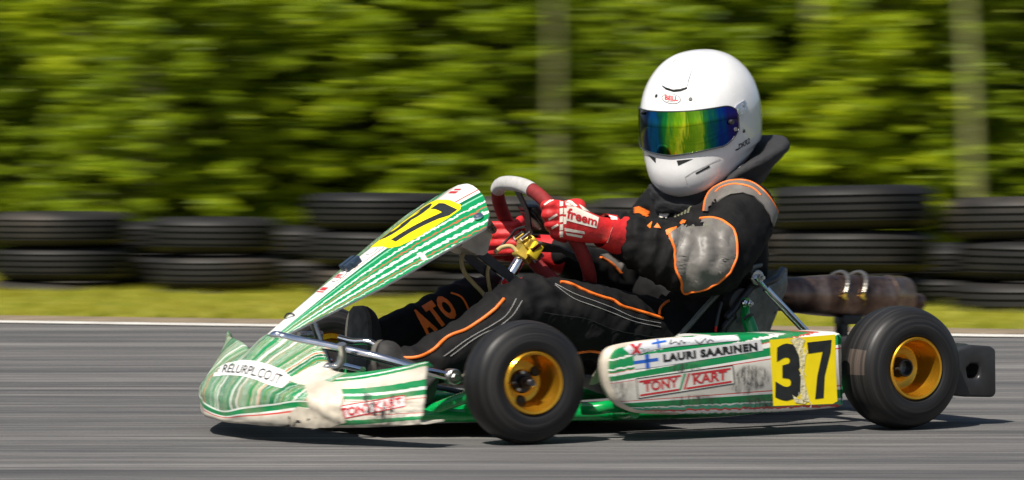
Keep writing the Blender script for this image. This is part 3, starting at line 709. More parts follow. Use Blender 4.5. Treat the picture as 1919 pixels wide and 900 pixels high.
# number panel in front of the steering wheel
C0, C1 = A(1.285, 0, .212), A(.805, 0, .535); PLd = unit(C1-C0); PN = unit(A(-PLd[2], 0, PLd[0])); PN = PN if PN[2] > 0 else -PN
al = AL0 = math.radians(20)
SW = np.array([(0, .004), (.03, .022), (.08, .038), (.158, .057), (.276, .085), (.397, .111), (.528, .130), (.668, .143), (.758, .152), (.841, .158), (.905, .123), (.967, .060), (.992, .016), (1.0, .002)])
def PS(s, x, off=0.):
    wc = .016+.014*s; sg = 1 if x >= 0 else -1; al = AL0 if sg > 0 else AL0*(1-.5*s); e = abs(x)-wc; e = max(0., e) if abs(e) > .006 else (e+.006)**2/.024
    Fd = A(0, sg*math.cos(al), 0)-PN*math.sin(al); nn = PN if abs(x) < wc else unit(PN*math.cos(al)+A(0, sg*math.sin(al), 0))
    return C0+(C1-C0)*s+A(0, sg*min(abs(x), wc), 0)+Fd*e+nn*off+PN*.010*math.sin(math.pi*min(1, s*1.02))
V, F, UV = [], [], []; ns, nx = 90, 40
for i in range(ns+1):
    s = (i/ns)**1.0; s = 1-(1-s)**1.25
    w = np.interp(s, SW[:, 0], SW[:, 1])+.016+.014*s-(.028*max(0, s-.985)/.015)
    for j in range(nx+1): x = (j/nx*2-1)*w; V.append(PS(s, x)); UV.append((x, s))
F = [(i*(nx+1)+j, i*(nx+1)+j+1, (i+1)*(nx+1)+j+1, (i+1)*(nx+1)+j) for i in range(ns) for j in range(nx)]
bmv = np.cross(V[F[900][1]]-V[F[900][0]], V[F[900][2]]-V[F[900][0]])
if bmv@PN < 0: F = [f[::-1] for f in F]
Vt, Ft = thick(V, F, .005)
mi = [0]*len(F)+[1]*(len(Ft)-len(F))
panel = link('number_panel', Vt, Ft, [panel_mat(), M_white], kart, uv=UV+UV, midx=mi, sharp=50)
def on_panel(x, s, off): return PS(s, x, off)
plate = [(-.040, .548), (.040, .560), (.058, .59), (.072, .66), (.080, .80), (.080, .865), (.066, .885), (.035, .883), (-.035, .883), (-.066, .885), (-.080, .865), (-.080, .80), (-.072, .66), (-.058, .59)]
def pdecal(name, outs, mat, off, step=.012):
    for o_ in ([outs] if name in ('number', 'panel_tape') else [[q] for q in outs]): decals(name, o_, on_panel, mat, panel, off, step)
pdecal('number_plate', [plate], M_yellow, .0016)
pdecal('number', [[(.004, .815), (.004, .857), (.075, .857), (.075, .815), (.062, .78), (.050, .72), (.042, .66), (.038, .60), (.020, .60), (.026, .67), (.036, .74), (.050, .815)]], M_ink, .0028, .008)
lettering('number', '3', [(-.050, .60), (-.004, .60), (-.003, .857), (-.060, .857)], on_panel, M_ink, panel, .0028, .012, .03)
pdecal('badge', [[(.017*math.cos(a), .362+.032*math.sin(a)) for a in np.linspace(0, 6.28, 24, endpoint=False)], [(.014*math.cos(a), .525+.022*math.sin(a)) for a in np.linspace(0, 6.28, 20, endpoint=False)]], M_white, .0014)
pdecal('badge', [[(.0188*math.cos(a), .362+.0345*math.sin(a)) for a in np.linspace(0, 6.28, 24, endpoint=False)], [(.0152*math.cos(a), .525+.0238*math.sin(a)) for a in np.linspace(0, 6.28, 20, endpoint=False)]], M_ink, .0008)
lettering('badge_name', 'BELL', [(-.014, .350), (.014, .350), (.014, .374), (-.014, .374)], on_panel, M_redink, panel, .0026, .01, .03)
pdecal('badge', [[(-.016, .262), (.016, .262), (.016, .268), (-.016, .268)], [(-.014, .274), (.013, .274), (.013, .292), (-.014, .292)], [(-.022, .93), (.012, .93), (.012, .945), (-.022, .945)], [(-.018, .953), (.010, .953), (.010, .963), (-.018, .963)]], M_redink, .0018)
bl = MB(); c0 = PS(.866, .143, .002); nn = unit(PN*math.cos(al)+A(0, math.sin(al), 0)); bl.cyl(c0, c0+nn*.005, .011, 24).cyl(c0+nn*.005, c0+nn*.008, .005, 6); P(bl, 'panel_bolt', M_chrome, panel)
lt = MB()
R_ = frame(PLd, A(0, 1, 0))
for s, x in ((.425, -.010), (.425, .012)): lt.box(PS(s, x, .008), (.020, .0065, .008), R_, .002)
lt.box(PS(.425, 0, .006), (.006, .022, .007), R_, .002); P(lt, 'transponder_clip', simple('navy_plastic', (.02, .035, .06), .35), panel)
lt = MB(); lt.tube(cr([PS(.10, -.014, .003), PS(.11, -.004, .009), PS(.12, .008, .006), PS(.12, .012, .001)], 4), .0022, 8); P(lt, 'panel_clip', M_ink, panel)
pdecal('panel_tape', ribbon([(.118, .60), (.135, .598), (.152, .585)], .016), M_white, .0018)
tank = MB()                                                          # stained white bracket behind the panel
pr = [K(865, 462, v=.06), K(870, 452, v=.06), K(918, 425, v=.06), K(921, 440, v=.06), K(914, 474, v=.06), K(906, 479, v=.06), K(893, 477, v=.06)]
tank.prism(pr, (0, -.10, 0)); P(tank, 'panel_bracket', M_cream)
pb = MB(); pb.tube([K(905, 478, v=.05), K(918, 440, v=.05)], .006).tube([K(914, 418, v=.08), K(924, 432, v=.06)], .009); P(pb, 'bracket_bolt', M_steel)
pr = [K(897, 481, v=.05), K(912, 472, v=.05), K(988, 533, v=.05), K(985, 543, v=.05), K(975, 545, v=.05)]
for s, e in ((0, 0), (-.085, 0)): P(MB().prism([p+A(0, s, 0) for p in pr], (0, -.006, 0)), 'support_bar', M_blkmet)
P(MB().cyl(K(980, 540, v=.06), K(980, 540, v=.045), .008, 16), 'support_bolt', M_chrome)

# steering
SC = K(1018, 442, v=0); SN = unit(A(-.83, .07, .56)); SX = unit(A(0, 1, 0)-SN*SN[1]); SY = np.cross(SN, SX); SY = SY if SY[2] > 0 else -SY
sw = MB(); RW = .156
an = np.linspace(0, 2*math.pi, 72, endpoint=False)
def rimpt(a, r=RW):
    e = 1-.10*max(0, math.sin(a))**6
    return SC+SX*r*math.cos(a)*1.0+SY*r*e*math.sin(a)
sw.tube([rimpt(a) for a in an], .0155, 16, closed=True)
Msw, nt, b = newmat('red_suede'); nn_ = noi(nt, coord(nt), 55, 5)
setc(nt, b, 'Base Color', ramp(nt, nn_, [(.3, (.13, .005, .006)), (.7, (.23, .010, .011))])); b.inputs['Roughness'].default_value = .8; bump(nt, b, nn_, .3)
steer = P(sw, 'steering_wheel', Msw)
gs = MB(); gs.tube([rimpt(a, RW) for a in np.linspace(math.radians(58), math.radians(128), 22)], .0164, 16); P(gs, 'rim_grip', simple('grey_suede', (.36, .35, .34), .85, 0, .15, 60, .3, sheen=.3), steer)
sp = MB()
for a in (math.radians(90), math.radians(205), math.radians(-25)):
    e = rimpt(a, RW-.012); o_ = SC-SN*.035; d = unit(e-o_); side = np.cross(SN, d)
    q = [o_+d*.02+side*.016, o_+d*.07+side*.010+SN*.012, e+side*.014, e-side*.014, o_+d*.07-side*.010+SN*.012, o_+d*.02-side*.016]
    sp.prism(q, SN*.004)
P(sp, 'spoke', M_black, steer)
hb = MB(); o_ = SC-SN*.03; hb.cyl(o_-SN*.028, o_+SN*.004, .026, 20)
P(hb, 'steering_hub', M_brass, steer)
bt = MB()
for k in range(6):
    a = k*math.pi/3; c0 = o_-SN*.012+(SX*math.cos(a)+SY*math.sin(a))*.034; bt.cyl(c0-SN*.014, c0+SN*.012, .0055, 10)
P(bt, 'hub_bolt', M_chrome, steer)
dsp = MB(); dc = K(1006, 404, v=-.01); Rd = frame(SX, SY); dsp.box(dc, (.046, .033, .014), Rd, .006); dsp.box(dc-SN*.012, (.036, .022, .006), Rd, .004)
P(dsp, 'lap_timer', simple('matt_black_case', (.012, .013, .015), .3, 0, .2, 40), steer)
cl = MB(); c0, c1 = K(990, 462, v=0), K(880, 640, v=0); ax = unit(c1-c0)
cl.cyl(c0, c1, .0125, 24); P(cl, 'steering_column', M_chrome)
clh = MB(); clh.cyl(c0-ax*.012, c0+ax*.035, .023, 6).box(c0+ax*.0, (.012, .024, .016), frame(ax, A(0, 1, 0)), .004); P(clh, 'column_adapter', M_brass)
yt = MB(); c2 = K(1003, 470, v=.028); yt.box(c2, (.018, .006, .013), frame(ax, A(0, 1, 0)), .003); P(yt, 'hub_tape', simple('yellow_tape', (.66, .5, .02), .5))
ca = K(958, 534, v=0); col_ = MB().cyl(ca-ax*.012, ca+ax*.014, .026, 28).box(ca+A(-.02, .0, -.0), (.014, .018, .010), frame(ax, A(0, 1, 0)), .004); P(col_, 'column_collar', M_red)
gt = MB().cyl(K(985, 530, v=-.01), K(990, 533, v=.0), .009, 16); P(gt, 'collar_tab', M_green)
hs = MB()
hs.tube(cr([K(869, 472, v=.0), K(865, 490, v=.0), K(870, 510, v=0), K(886, 530, v=-.01), K(905, 550, v=-.02), K(915, 566, v=-.02)], 6), .0048, 10)
hs.tube(cr([K(928, 474, v=-.02), K(940, 464, v=-.02), K(958, 462, v=-.01), K(970, 475, v=0), K(973, 486, v=.01)], 6), .0050, 10)
hs.tube(cr([K(926, 486, v=-.03), K(914, 505, v=-.03), K(916, 530, v=-.03), K(921, 556, v=-.04)], 6), .0042, 10)
P(hs, 'hose', M_hose)
wr_ = MB(); wr_.tube(cr([K(938, 462, v=-.06), K(955, 445, v=-.05), K(968, 430, v=-.03), K(985, 425, v=0)], 6), .0028, 8); P(wr_, 'timer_cable', M_black)

# side pods
p0 = [K(1133, 690, v=.545), K(1582, 622, v=.525), K(1582, 765, v=.525)]
Pn = unit(np.cross(p0[1]-p0[0], p0[2]-p0[0])); Pn = Pn if Pn[1] > 0 else -Pn; Pq = Pn@p0[0]
POD = onplane(Pn, Pq)
outl = [(1245, 633), (1330, 629), (1420, 627), (1500, 625), (1560, 622), (1576, 624), (1580, 632), (1582, 690), (1586, 748), (1583, 762), (1560, 767), (1480, 773), (1400, 777), (1300, 780), (1210, 778), (1176, 770), (1152, 752), (1138, 724), (1133, 692), (1136, 668), (1148, 650), (1175, 641)]
outl = cr(np.array(outl, float), 4, True); cen = outl.mean(0)
def pod_side(mirror):
    tg = np.roll(outl, -1, 0)-np.roll(outl, 1, 0); nr_ = np.stack([tg[:, 1], -tg[:, 0]], 1); nr_ /= np.linalg.norm(nr_, axis=1)[:, None]
    if ((outl+nr_*3-cen)**2).sum() > ((outl-cen)**2).sum(): nr_ = -nr_
    R = []
    lft = np.clip((1330-outl[:, 0])/190, 0, 1)                        # wider rolled edge towards the front end
    for ins, dep, tap in ((2.0, -.115, 95), (0, -.10, 80), (0, -.05, 30), (0, -.024, 6), (1.5, -.011, 0), (5, -.0035, 0), (10, 0, 0)):
        q = outl+nr_*(ins*(1+.9*lft)+tap*lft)[:, None]; R.append([POD(x, y, 0)+Pn*(dep*(1+.5*l)) for (x, y), l in zip(q, lft)])
    uvr = []
    for r in R:
        for p in r: w_ = _pod_uv(p); uvr.append(w_)
    mb = MB().rings(R, cap=False); n = len(outl); V = mb.V; F = mb.F; mi = [1 if f[0] < 3*n else 0 for f in F]
    mi = [1 if (f[0]//n) < 5 and lft[f[0] % n] > .25 else 0 for f in F]
    F += [tuple(6*n+j for j in range(n)), tuple(range(n))[::-1]]; mi += [0, 1]
    V = np.array(V)
    nn = np.cross(V[F[-2][1]]-V[F[-2][0]], V[F[-2][30]]-V[F[-2][0]])
    if mirror: V = V*A(1, -1, 1)
    if (nn@Pn < 0) != mirror: F = [f[::-1] for f in F]
    return link('side_pod', V, F, [M_pod, M_cream], kart, uv=uvr, midx=mi, sharp=35)
M_pod = livery('pod_livery')
_pc = K(1350, 700, pl=(Pn, Pq)); _pu = (K(1450, 700, pl=(Pn, Pq))-_pc)/100; _pw = (K(1350, 750, pl=(Pn, Pq))-_pc)/50
_G = np.linalg.pinv(np.stack([_pu, _pw], 1))
def _pod_uv(p): a, b_ = _G@(p-_pc); return ((1350+a)/1000, (700+b_)/1000)
pod = pod_side(False); pod2 = pod_side(True)
pk = lambda n_, o_, m_, off=.001: decals(n_, o_, POD, m_, pod, off, 0, smooth=False)
pk('name_sticker', [[(1233, 662), (1425, 637), (1430, 657), (1234, 687)]], M_white, .0010)
lettering('driver_name', 'LAURI SAARINEN', [(1243, 679), (1420, 657), (1418, 642), (1242, 664)], POD, M_ink, pod, .0022, None, .06, 0, 1.12)
pk('flag', [[(1187, 668), (1233, 661), (1234, 687), (1189, 692)]], M_white, .0014)
pk('flag', [[(1187, 677), (1233, 670.5), (1233.5, 676.5), (1187.5, 683)], [(1208, 665), (1216, 663.8), (1217.5, 689.5), (1209.5, 690.7)]], M_blueink, .002)
pk('yellow_plate', [[(1442, 637), (1565, 627), (1566, 680), (1569, 752), (1560, 757), (1449, 761), (1446, 700)]], M_yellow, .0012)
lettering('number', '3', [(1452, 752), (1506, 750), (1500, 641), (1454, 646)], POD, M_ink, pod, .0024, None, .05)
pk('number', [[(1512, 642), (1558, 637), (1556, 660), (1545, 705), (1543, 746), (1527, 748), (1531, 705), (1541, 659), (1514, 663)]], M_ink, .0024)
m_, nt, b = newmat('clear_tape_remains')
setc(nt, b, 'Base Color', ramp(nt, noi(nt, coord(nt, scale=(1, 1, .25)), 120, 5, .7), [(.35, (.62, .50, .16)), (.5, (.72, .66, .42)), (.68, (.35, .30, .18))])); b.inputs['Roughness'].default_value = .25
bump(nt, b, noi(nt, coord(nt), 90, 4), .8, .004)
pk('torn_tape', [[(1480, 637), (1496, 632), (1508, 637), (1503, 650), (1509, 668), (1505, 700), (1510, 728), (1517, 752), (1504, 754), (1499, 735), (1500, 712), (1499, 690), (1497, 668), (1490, 652)], [(1484, 740), (1496, 748), (1512, 752), (1508, 757), (1490, 755)]], m_, .0032)
rs = random.Random(11)
cracks = []
for k in range(6):
    x, y = rs.uniform(1484, 1515), rs.uniform(640, 752); pts = [(x, y)]
    for q in range(3): pts.append((pts[-1][0]+rs.uniform(-5, 7), pts[-1][1]+rs.uniform(2, 8)))
    cracks += ribbon(pts, rs.uniform(.6, 1.1))
pk('crease', cracks, M_white, .0038)
RD = [(1192, 710), (1373, 685), (1376, 719), (1196, 747)]
pk('sponsor_panel', [RD], simple('cream_vinyl', (.57, .54, .48), .4, 0, .15, 14), .0010)
pk('sponsor_frame', frame_px(RD, 1.6), M_ink, .0016)
pk('sponsor_bar', [[(1197, 714), (1276, 702.5), (1276, 706), (1197, 717.5)], [(1295, 700), (1369, 689.5), (1369, 693), (1295, 703.5)], [(1199, 739.5), (1272, 728.5), (1272, 732), (1199, 743)], [(1286, 726.5), (1371, 713.5), (1371, 717), (1286, 730)]], M_redink, .0018)
lettering('sponsor_name', 'TONY', [(1206, 735), (1271, 725), (1270, 707.5), (1205, 716)], POD, M_redink, pod, .0020, None, .03)
lettering('sponsor_name', 'KART', [(1299, 721), (1362, 711.5), (1362, 694), (1298, 703)], POD, M_redink, pod, .0020, None, .03)
pk('sponsor_bar', [[(1281, 700.5), (1285, 700), (1276, 731), (1272, 731.5)]], M_grnink, .0019); pk('sponsor_bar', [[(1289, 700), (1293, 699.4), (1284, 729.8), (1280, 730.3)]], M_redink, .0019)
# rolled top edge of the pod carries a signed sticker
T_on = on(bvh(pod))
decal('signed_sticker', [(1168, 653), (1182, 644), (1250, 634.5), (1382, 628), (1386, 638), (1260, 650), (1222, 656), (1200, 664), (1180, 664)], T_on, simple('silver_vinyl', (.62, .62, .64), .3, .1, .08, 40), pod, .0014, 8)
decals('red_cross', [[(1180, 646), (1187, 645), (1202, 662), (1195, 663)], [(1197, 644.5), (1203, 644), (1188, 663.5), (1182, 664)]], T_on, M_redink, pod, .003, 5)
lettering('year', '2017', [(1202, 660), (1216, 658), (1216, 653), (1201, 655)], T_on, M_ink, pod, .003, 4, .0)
decals('flag', [[(1220, 643), (1248, 638), (1249, 641), (1221, 646)], [(1230, 637), (1234, 636.5), (1236, 651), (1232, 652)]], T_on, M_blueink, pod, .003, 5)
sg = ribbon(cr(np.array([(1254, 645), (1258, 636), (1256, 645), (1266, 641), (1272, 645), (1276, 638), (1280, 643), (1284, 641)], float), 4), 1.3)+ribbon(cr(np.array([(1302, 637), (1310, 644), (1318, 638), (1322, 635), (1324, 642), (1330, 637), (1336, 640)], float), 4), 1.3)
decals('signature', sg, T_on, M_ink, pod, .003, 5)

# seat shell
def seat_pt(t, q):                                                    # t front edge -> top of the back, q -1..1 round the bucket
    ctr = cr(np.array([(.52, .11), (.44, .065), (.32, .05), (.20, .07), (.11, .13), (.07, .22), (.045, .28), (.03, .335)]), 6)
    i = t*(len(ctr)-1); k = min(len(ctr)-2, int(i)); c = ctr[k]+(ctr[k+1]-ctr[k])*(i-k)
    d = unit(ctr[min(k+2, len(ctr)-1)]-ctr[max(k-1, 0)]); n = A(d[1], -d[0]); n = n if n@A(.2, .6) > 0 else -n
    hw = np.interp(t, [0, .2, .5, .75, .9, 1], [.13, .165, .185, .185, .16, .10]); dep = np.interp(t, [0, .15, .45, .62, .78, 1], [.015, .07, .175, .20, .15, .02])
    a = q*1.5; v = hw*math.copysign(min(1, abs(math.sin(a))**.75), q); g = (1-math.cos(a))**1.1*dep
    return A(c[0]+n[0]*g, .015+v, c[1]+n[1]*g)
V, F = grid(seat_pt, np.linspace(0, 1, 44), np.linspace(-1, 1, 33)); Vs, Fs = thick(V, F, .006)
m_, nt, b = newmat('grey_fibreglass'); n_ = noi(nt, coord(nt), 35, 6, .7)
setc(nt, b, 'Base Color', ramp(nt, n_, [(.3, (.06, .066, .062)), (.55, (.135, .14, .128)), (.75, (.22, .22, .19))])); b.inputs['Roughness'].default_value = .5; bump(nt, b, n_, .2)
seat = link('seat', Vs, Fs, m_, kart)
P(MB().tube(cr([seat_pt(t, 1)+A(0, .002, .002) for t in np.linspace(.12, .98, 26)], 2), .0085, 10), 'seat_edging', M_black, seat)
P(MB().tube(cr([K(1238, 655, v=.205), K(1262, 640, v=.205), K(1290, 612, v=.21), K(1316, 582, v=.21), K(1340, 556, v=.21), K(1362, 532, v=.21), K(1392, 508, v=.20), K(1425, 497, v=.16)], 5), .0062, 10), 'seat_hose', simple('grey_hose', (.10, .105, .09), .45, 0, .2, 30), seat)
st = MB(); a_, b_ = K(1424, 530, v=.215), K(1512, 622, v=.225); e_ = K(1520, 632, v=.225)
st.tube([a_+unit(b_-a_)*.02, e_], .0085, 14).tube([K(1414, 520, v=.212), a_+unit(b_-a_)*.006, a_+unit(b_-a_)*.03], [.013, .012, .0085], 12, flat=.45)
P(st, 'seat_stay', M_chrome)
bo = MB(); c0 = K(1415, 520, v=.20); bo.cyl(c0-A(0, .03, 0), c0+A(0, .012, 0), .017, 24).cyl(c0+A(0, .012, 0), c0+A(0, .026, 0), .0085, 6).cyl(c0+A(0, .02, 0), c0+A(0, .036, 0), .0045, 10); P(bo, 'seat_bolt', M_steel, seat)
c0 = K(1390, 568, v=.195); bo = MB().cyl(c0-A(0, .03, 0), c0+A(0, .004, 0), .034, 28); P(bo, 'seat_washer', M_black, seat)
gb = MB(); gb.tube(cr([c0+A(0, .012, .012), c0+A(0, .013, -.01), K(1397, 592, v=.215), K(1402, 604, v=.22)], 4), [.017]*4+[.0165]*4+[.0155]*5, 16, flat=.45)
gb.tube(cr([K(1400, 596, v=.22), K(1408, 618, v=.235), K(1418, 645, v=.25), K(1424, 670, v=.26)], 4), .0145, 16); P(gb, 'seat_bracket', M_green)
bo = MB().cyl(c0+A(0, .018, 0), c0+A(0, .024, 0), .012, 24).cyl(c0+A(0, .024, 0), c0+A(0, .036, 0), .0075, 6).cyl(c0+A(0, .03, 0), c0+A(0, .044, 0), .004, 10); P(bo, 'bracket_nut', M_chrome)
zt_ = MB().tube(cr([K(1393, 600, v=.24), K(1402, 592, v=.243), K(1410, 590, v=.235)], 4), .003, 8); P(zt_, 'cable_tie', M_black)
cu = MB(); c1 = K(1432, 583, v=.15); cu.box(c1, (.020, .016, .014), frame(unit(K(1450, 572, v=.15)-c1), A(0, 1, 0)), .003); cu.cyl(K(1444, 576, v=.15), K(1456, 570, v=.15), .008, 12); P(cu, 'connector_box', M_black)
cb = MB(); cb.tube(cr([K(1352, 566, v=.215), K(1346, 590, v=.218), K(1342, 612, v=.22)], 5), .004, 8); P(cb, 'seat_cable', M_black, seat)
P(MB().tube([K(1342, 612, v=.22), K(1341, 622, v=.22)], .0035, 8), 'cable_end', M_red, seat)

# engine with finned cylinder on the right side, chain guard, exhaust
en = MB(); en.box((.20, -.30, .135), (.075, .055, .06), bev=.015)
for k in range(7): en.box((.215+k*.004, -.30, .205+k*.014), (.055, .055, .0035), bev=.002, seg=1)
en.cyl((.22, -.30, .19), (.245, -.30, .305), .04)
P(en, 'engine', simple('cast_alloy', (.22, .21, .20), .5, .8, .2, 40))
gd = MB().cyl((.0, -.205, RR-.01), (.0, -.175, RR-.01), .098, 40); P(gd, 'sprocket_guard', M_black)
c_, nt, b = newmat('burnt_steel'); x, y, z = sep(nt, coord(nt))
n_ = noi(nt, coord(nt, scale=(1.6, .7, .7)), 11, 4, .6); n2 = noi(nt, coord(nt), 60, 3, .6)
setc(nt, b, 'Base Color', ramp(nt, mth(nt, 'ADD', mth(nt, 'MULTIPLY', n_, .85), mth(nt, 'MULTIPLY', n2, .15)), [(.3, (.05, .030, .024)), (.5, (.18, .115, .088)), (.72, (.42, .31, .25))]))
b.inputs['Metallic'].default_value = .95; setc(nt, b, 'Roughness', ramp(nt, n2, [(.3, .24), (.7, .44)])); bump(nt, b, n2, .15)
M_spring = simple('dull_spring_steel', (.30, .28, .25), .35, .9, .2, 80); EV = -.20; e0, e1 = K(1440, 552, v=EV), K(1700, 557, v=EV); ea = unit(e1-e0); eL = np.linalg.norm(e1-e0)
ex = MB().lathe([(0, -.01), (.030, -.01), (.036, 0), (.047, .12), (.0505, .17), (.0505, eL-.060), (.0, eL-.060)], e0, ea, 48)
exh = P(ex, 'exhaust', c_)
P(MB().lathe([(.0505, eL-.064), (.0530, eL-.062), (.0530, eL-.054), (.0515, eL-.052), (.0515, eL-.020), (.048, eL-.006), (.034, eL+.004), (0, eL+.004)], e0, ea, 48), 'exhaust_end_cap', simple('copper_tinted_steel', (.34, .23, .16), .28, .95, .3, 30), exh)
oc = e1+A(0, .0, -.012); P(MB().lathe([(.0, -.02), (.022, -.02), (.022, .036), (.0205, .040), (.017, .040), (.015, .0), (0, .0)], oc, ea, 28), 'exhaust_outlet', c_, exh)
hd = MB().tube(cr([e0+ea*.0, e0-ea*.05+A(0, -.02, .01), (.10, -.30, .27), (.16, -.30, .255)], 6), .024, 16); P(hd, 'header_pipe', c_, exh)
for px in (1556, 1590):
    c0 = K(px, 554, v=EV); s_ = MB(); yv = A(0, 1, 0); zv = np.cross(ea, yv); zv = zv if zv[2] > 0 else -zv
    pts = [c0+(yv*math.cos(a)+zv*math.sin(a))*.0575+ea*.030*(math.sin(a)) for a in np.linspace(math.radians(8), math.radians(165), 40)]
    s_.tube(pts, [.0047+.0008*math.sin(k*2.6) for k in range(40)], 10); sp_ = P(s_, 'exhaust_spring', M_spring, exh)
    h_ = MB(); p_ = pts[0]; h_.tube(cr([p_, p_-zv*.010, p_-zv*.016+ea*.004, p_-zv*.012-ea*.004, p_-zv*.004], 5), .0028, 8); h_.tube(cr([p_-zv*.012, p_-zv*.03+ea*.012-yv*.012, p_-zv*.044+ea*.022-yv*.028], 5), .0015, 6); P(h_, 'spring_hook', M_brass, exh)
br = MB(); br.box(K(1590, 598, v=EV), (.030, .022, .012), bev=.004).box(K(1578, 610, v=EV), (.012, .016, .030), bev=.004); P(br, 'exhaust_mount', M_black, exh)

# rear bumper: moulded plastic with a loop at each end
def loop(s):
    o_ = [(1796, 668), (1800, 655), (1830, 647), (1858, 648), (1867, 656), (1868, 738), (1862, 745), (1815, 745), (1797, 742), (1795, 718), (1812, 708)]
    o_ = [(1780, 664), (1800, 654), (1822, 647), (1858, 649), (1867, 655), (1868, 738), (1862, 745), (1810, 744), (1780, 740)]
    i_ = [(1812, 690), (1820, 682), (1834, 682), (1837, 690), (1836, 706), (1830, 710), (1815, 709)]
    mk = lambda L_: [K(x, y, v=.50) for x, y in L_]
    bm = bmesh.new(); n1 = [bm.verts.new(tuple(p)) for p in mk(o_)]; n2 = [bm.verts.new(tuple(p)) for p in mk(i_)]
    ed = [bm.edges.new((n1[i], n1[(i+1) % len(n1)])) for i in range(len(n1))]+[bm.edges.new((n2[i], n2[(i+1) % len(n2)])) for i in range(len(n2))]
    bmesh.ops.triangle_fill(bm, edges=ed, use_beauty=True)
    r = bmesh.ops.extrude_face_region(bm, geom=bm.faces[:]); bmesh.ops.translate(bm, verts=[g for g in r['geom'] if isinstance(g, bmesh.types.BMVert)], vec=(0, -.085, 0))
    bmesh.ops.recalc_face_normals(bm, faces=bm.faces[:])
    se = [e for e in bm.edges if len(e.link_faces) == 2 and e.calc_face_angle(0) > .5]
    bmesh.ops.bevel(bm, geom=se, offset=.006, segments=3, affect='EDGES', profile=.5)
    bm.verts.index_update(); V = [np.array(v.co)*A(1, s, 1) for v in bm.verts]; F = [[v.index for v in f.verts][::s] for f in bm.faces]; bm.free(); return V, F
rb_ = MB(); rb_.add(*loop(1)); rb_.add(*loop(-1)); rb_.box((-.215, 0, .155), (.035, .43, .022), bev=.012, seg=3); rb_.box((-.215, 0, .080), (.03, .43, .018), bev=.012, seg=3)
P(rb_, 'rear_bumper', M_black)

# ------------------------------------------------------------------ the driver
M_suit, nt, b = newmat('black_suit_cloth')
c = coord(nt); n1 = noi(nt, c, 11, 3, .5, .3); n2 = noi(nt, c, 420, 2)
setc(nt, b, 'Base Color', ramp(nt, noi(nt, c, 9, 4), [(.3, (.006, .006, .0066)), (.7, (.013, .0126, .0126))])); b.inputs['Roughness'].default_value = .72
b.inputs['Specular IOR Level'].default_value = .10
bump(nt, b, mth(nt, 'ADD', n1, mth(nt, 'MULTIPLY', n2, .02)), .8, .014)
def cloth(name, col, r=.75, bs=24, st=.4):
    m, nt, b = newmat(name); n = noi(nt, coord(nt), bs, 3, .5, .3)
    setc(nt, b, 'Base Color', ramp(nt, noi(nt, coord(nt), 30, 4), [(.3, tuple(q*.8 for q in col)), (.7, tuple(q*1.12 for q in col))])); b.inputs['Roughness'].default_value = r
    bump(nt, b, n, st, .008); return m
M_grey = cloth('grey_suit_cloth', (.125, .115, .105), .5, 14, .5)
M_orange = cloth('orange_piping', (.85, .17, .012), .6, 60, .2)
M_thread = cloth('white_thread', (.30, .29, .28), .8)
M_glove = cloth('red_glove_cloth', (.50, .012, .014), .6, 50, .35)
M_gwhite = cloth('glove_white_print', (.78, .70, .60), .6, 60, .2)
M_neck = cloth('black_foam', (.016, .016, .018), .8, 60, .3)

person = bpy.data.objects.new('person', None); COL.objects.link(person)
pbase = A(.27, .02, .06); w_ = Matrix.Translation((X0, 0, 0)) @ Matrix.Rotation(math.pi+TH, 4, 'Z') @ Vector(pbase)
person.location = w_; person.rotation_euler.z = math.pi+TH; BASE[person.name] = pbase
tag(person, 'racing driver in white helmet, black and orange suit and red gloves, seated in kart', 'person')
D = lambda mb, name, mat, parent=person, **k: mb.obj(name, mat, parent, **k)

def limb(mb, pts, rad, n=20, sub=6):
    q = cr(np.concatenate([np.asarray(pts, float), np.asarray(rad, float)[:, None]], 1), sub)
    mb.tube(q[:, :3], q[:, 3], n); mb.ball(q[0, :3], q[0, 3], 18); mb.ball(q[-1, :3], q[-1, 3], 18)
def remesh(mb, voxel, smooth_it, mat, name, parent, disp=None, fac=.5):
    me = bpy.data.meshes.new('tmp'); me.from_pydata([tuple(v) for v in mb.V], [], mb.F); o = bpy.data.objects.new('tmp', me); COL.objects.link(o)
    bm = bmesh.new(); bm.from_mesh(me); bmesh.ops.recalc_face_normals(bm, faces=bm.faces[:]); bm.to_mesh(me); bm.free()
    r = o.modifiers.new('r', 'REMESH'); r.mode = 'VOXEL'; r.voxel_size = voxel
    s = o.modifiers.new('s', 'SMOOTH'); s.factor = fac; s.iterations = smooth_it
    ev = o.evaluated_get(bpy.context.evaluated_depsgraph_get()); m2 = bpy.data.meshes.new_from_object(ev)
    V = np.array([v.co[:] for v in m2.vertices]); N = np.array([v.normal[:] for v in m2.vertices]); F = [tuple(p.vertices) for p in m2.polygons]
    bpy.data.objects.remove(o); bpy.data.meshes.remove(m2)
    if disp is not None: V = V+N*np.array([disp(v) for v in V])[:, None]
    return link(name, V, F, mat, parent, sharp=180)

def mirror(p): return A(p[0], -p[1], p[2])
RA = Matrix.Rotation(math.radians(20), 3, Vector(SN))
def right(p):                                                        # the right hand sits lower on the rim: the wheel is turned
    q = Vector(mirror(p)-SC); q = RA @ q; return SC+np.array(q)
if right(A(.6, .17, .44))[2] > .44: RA = RA.inverted()
body = MB()
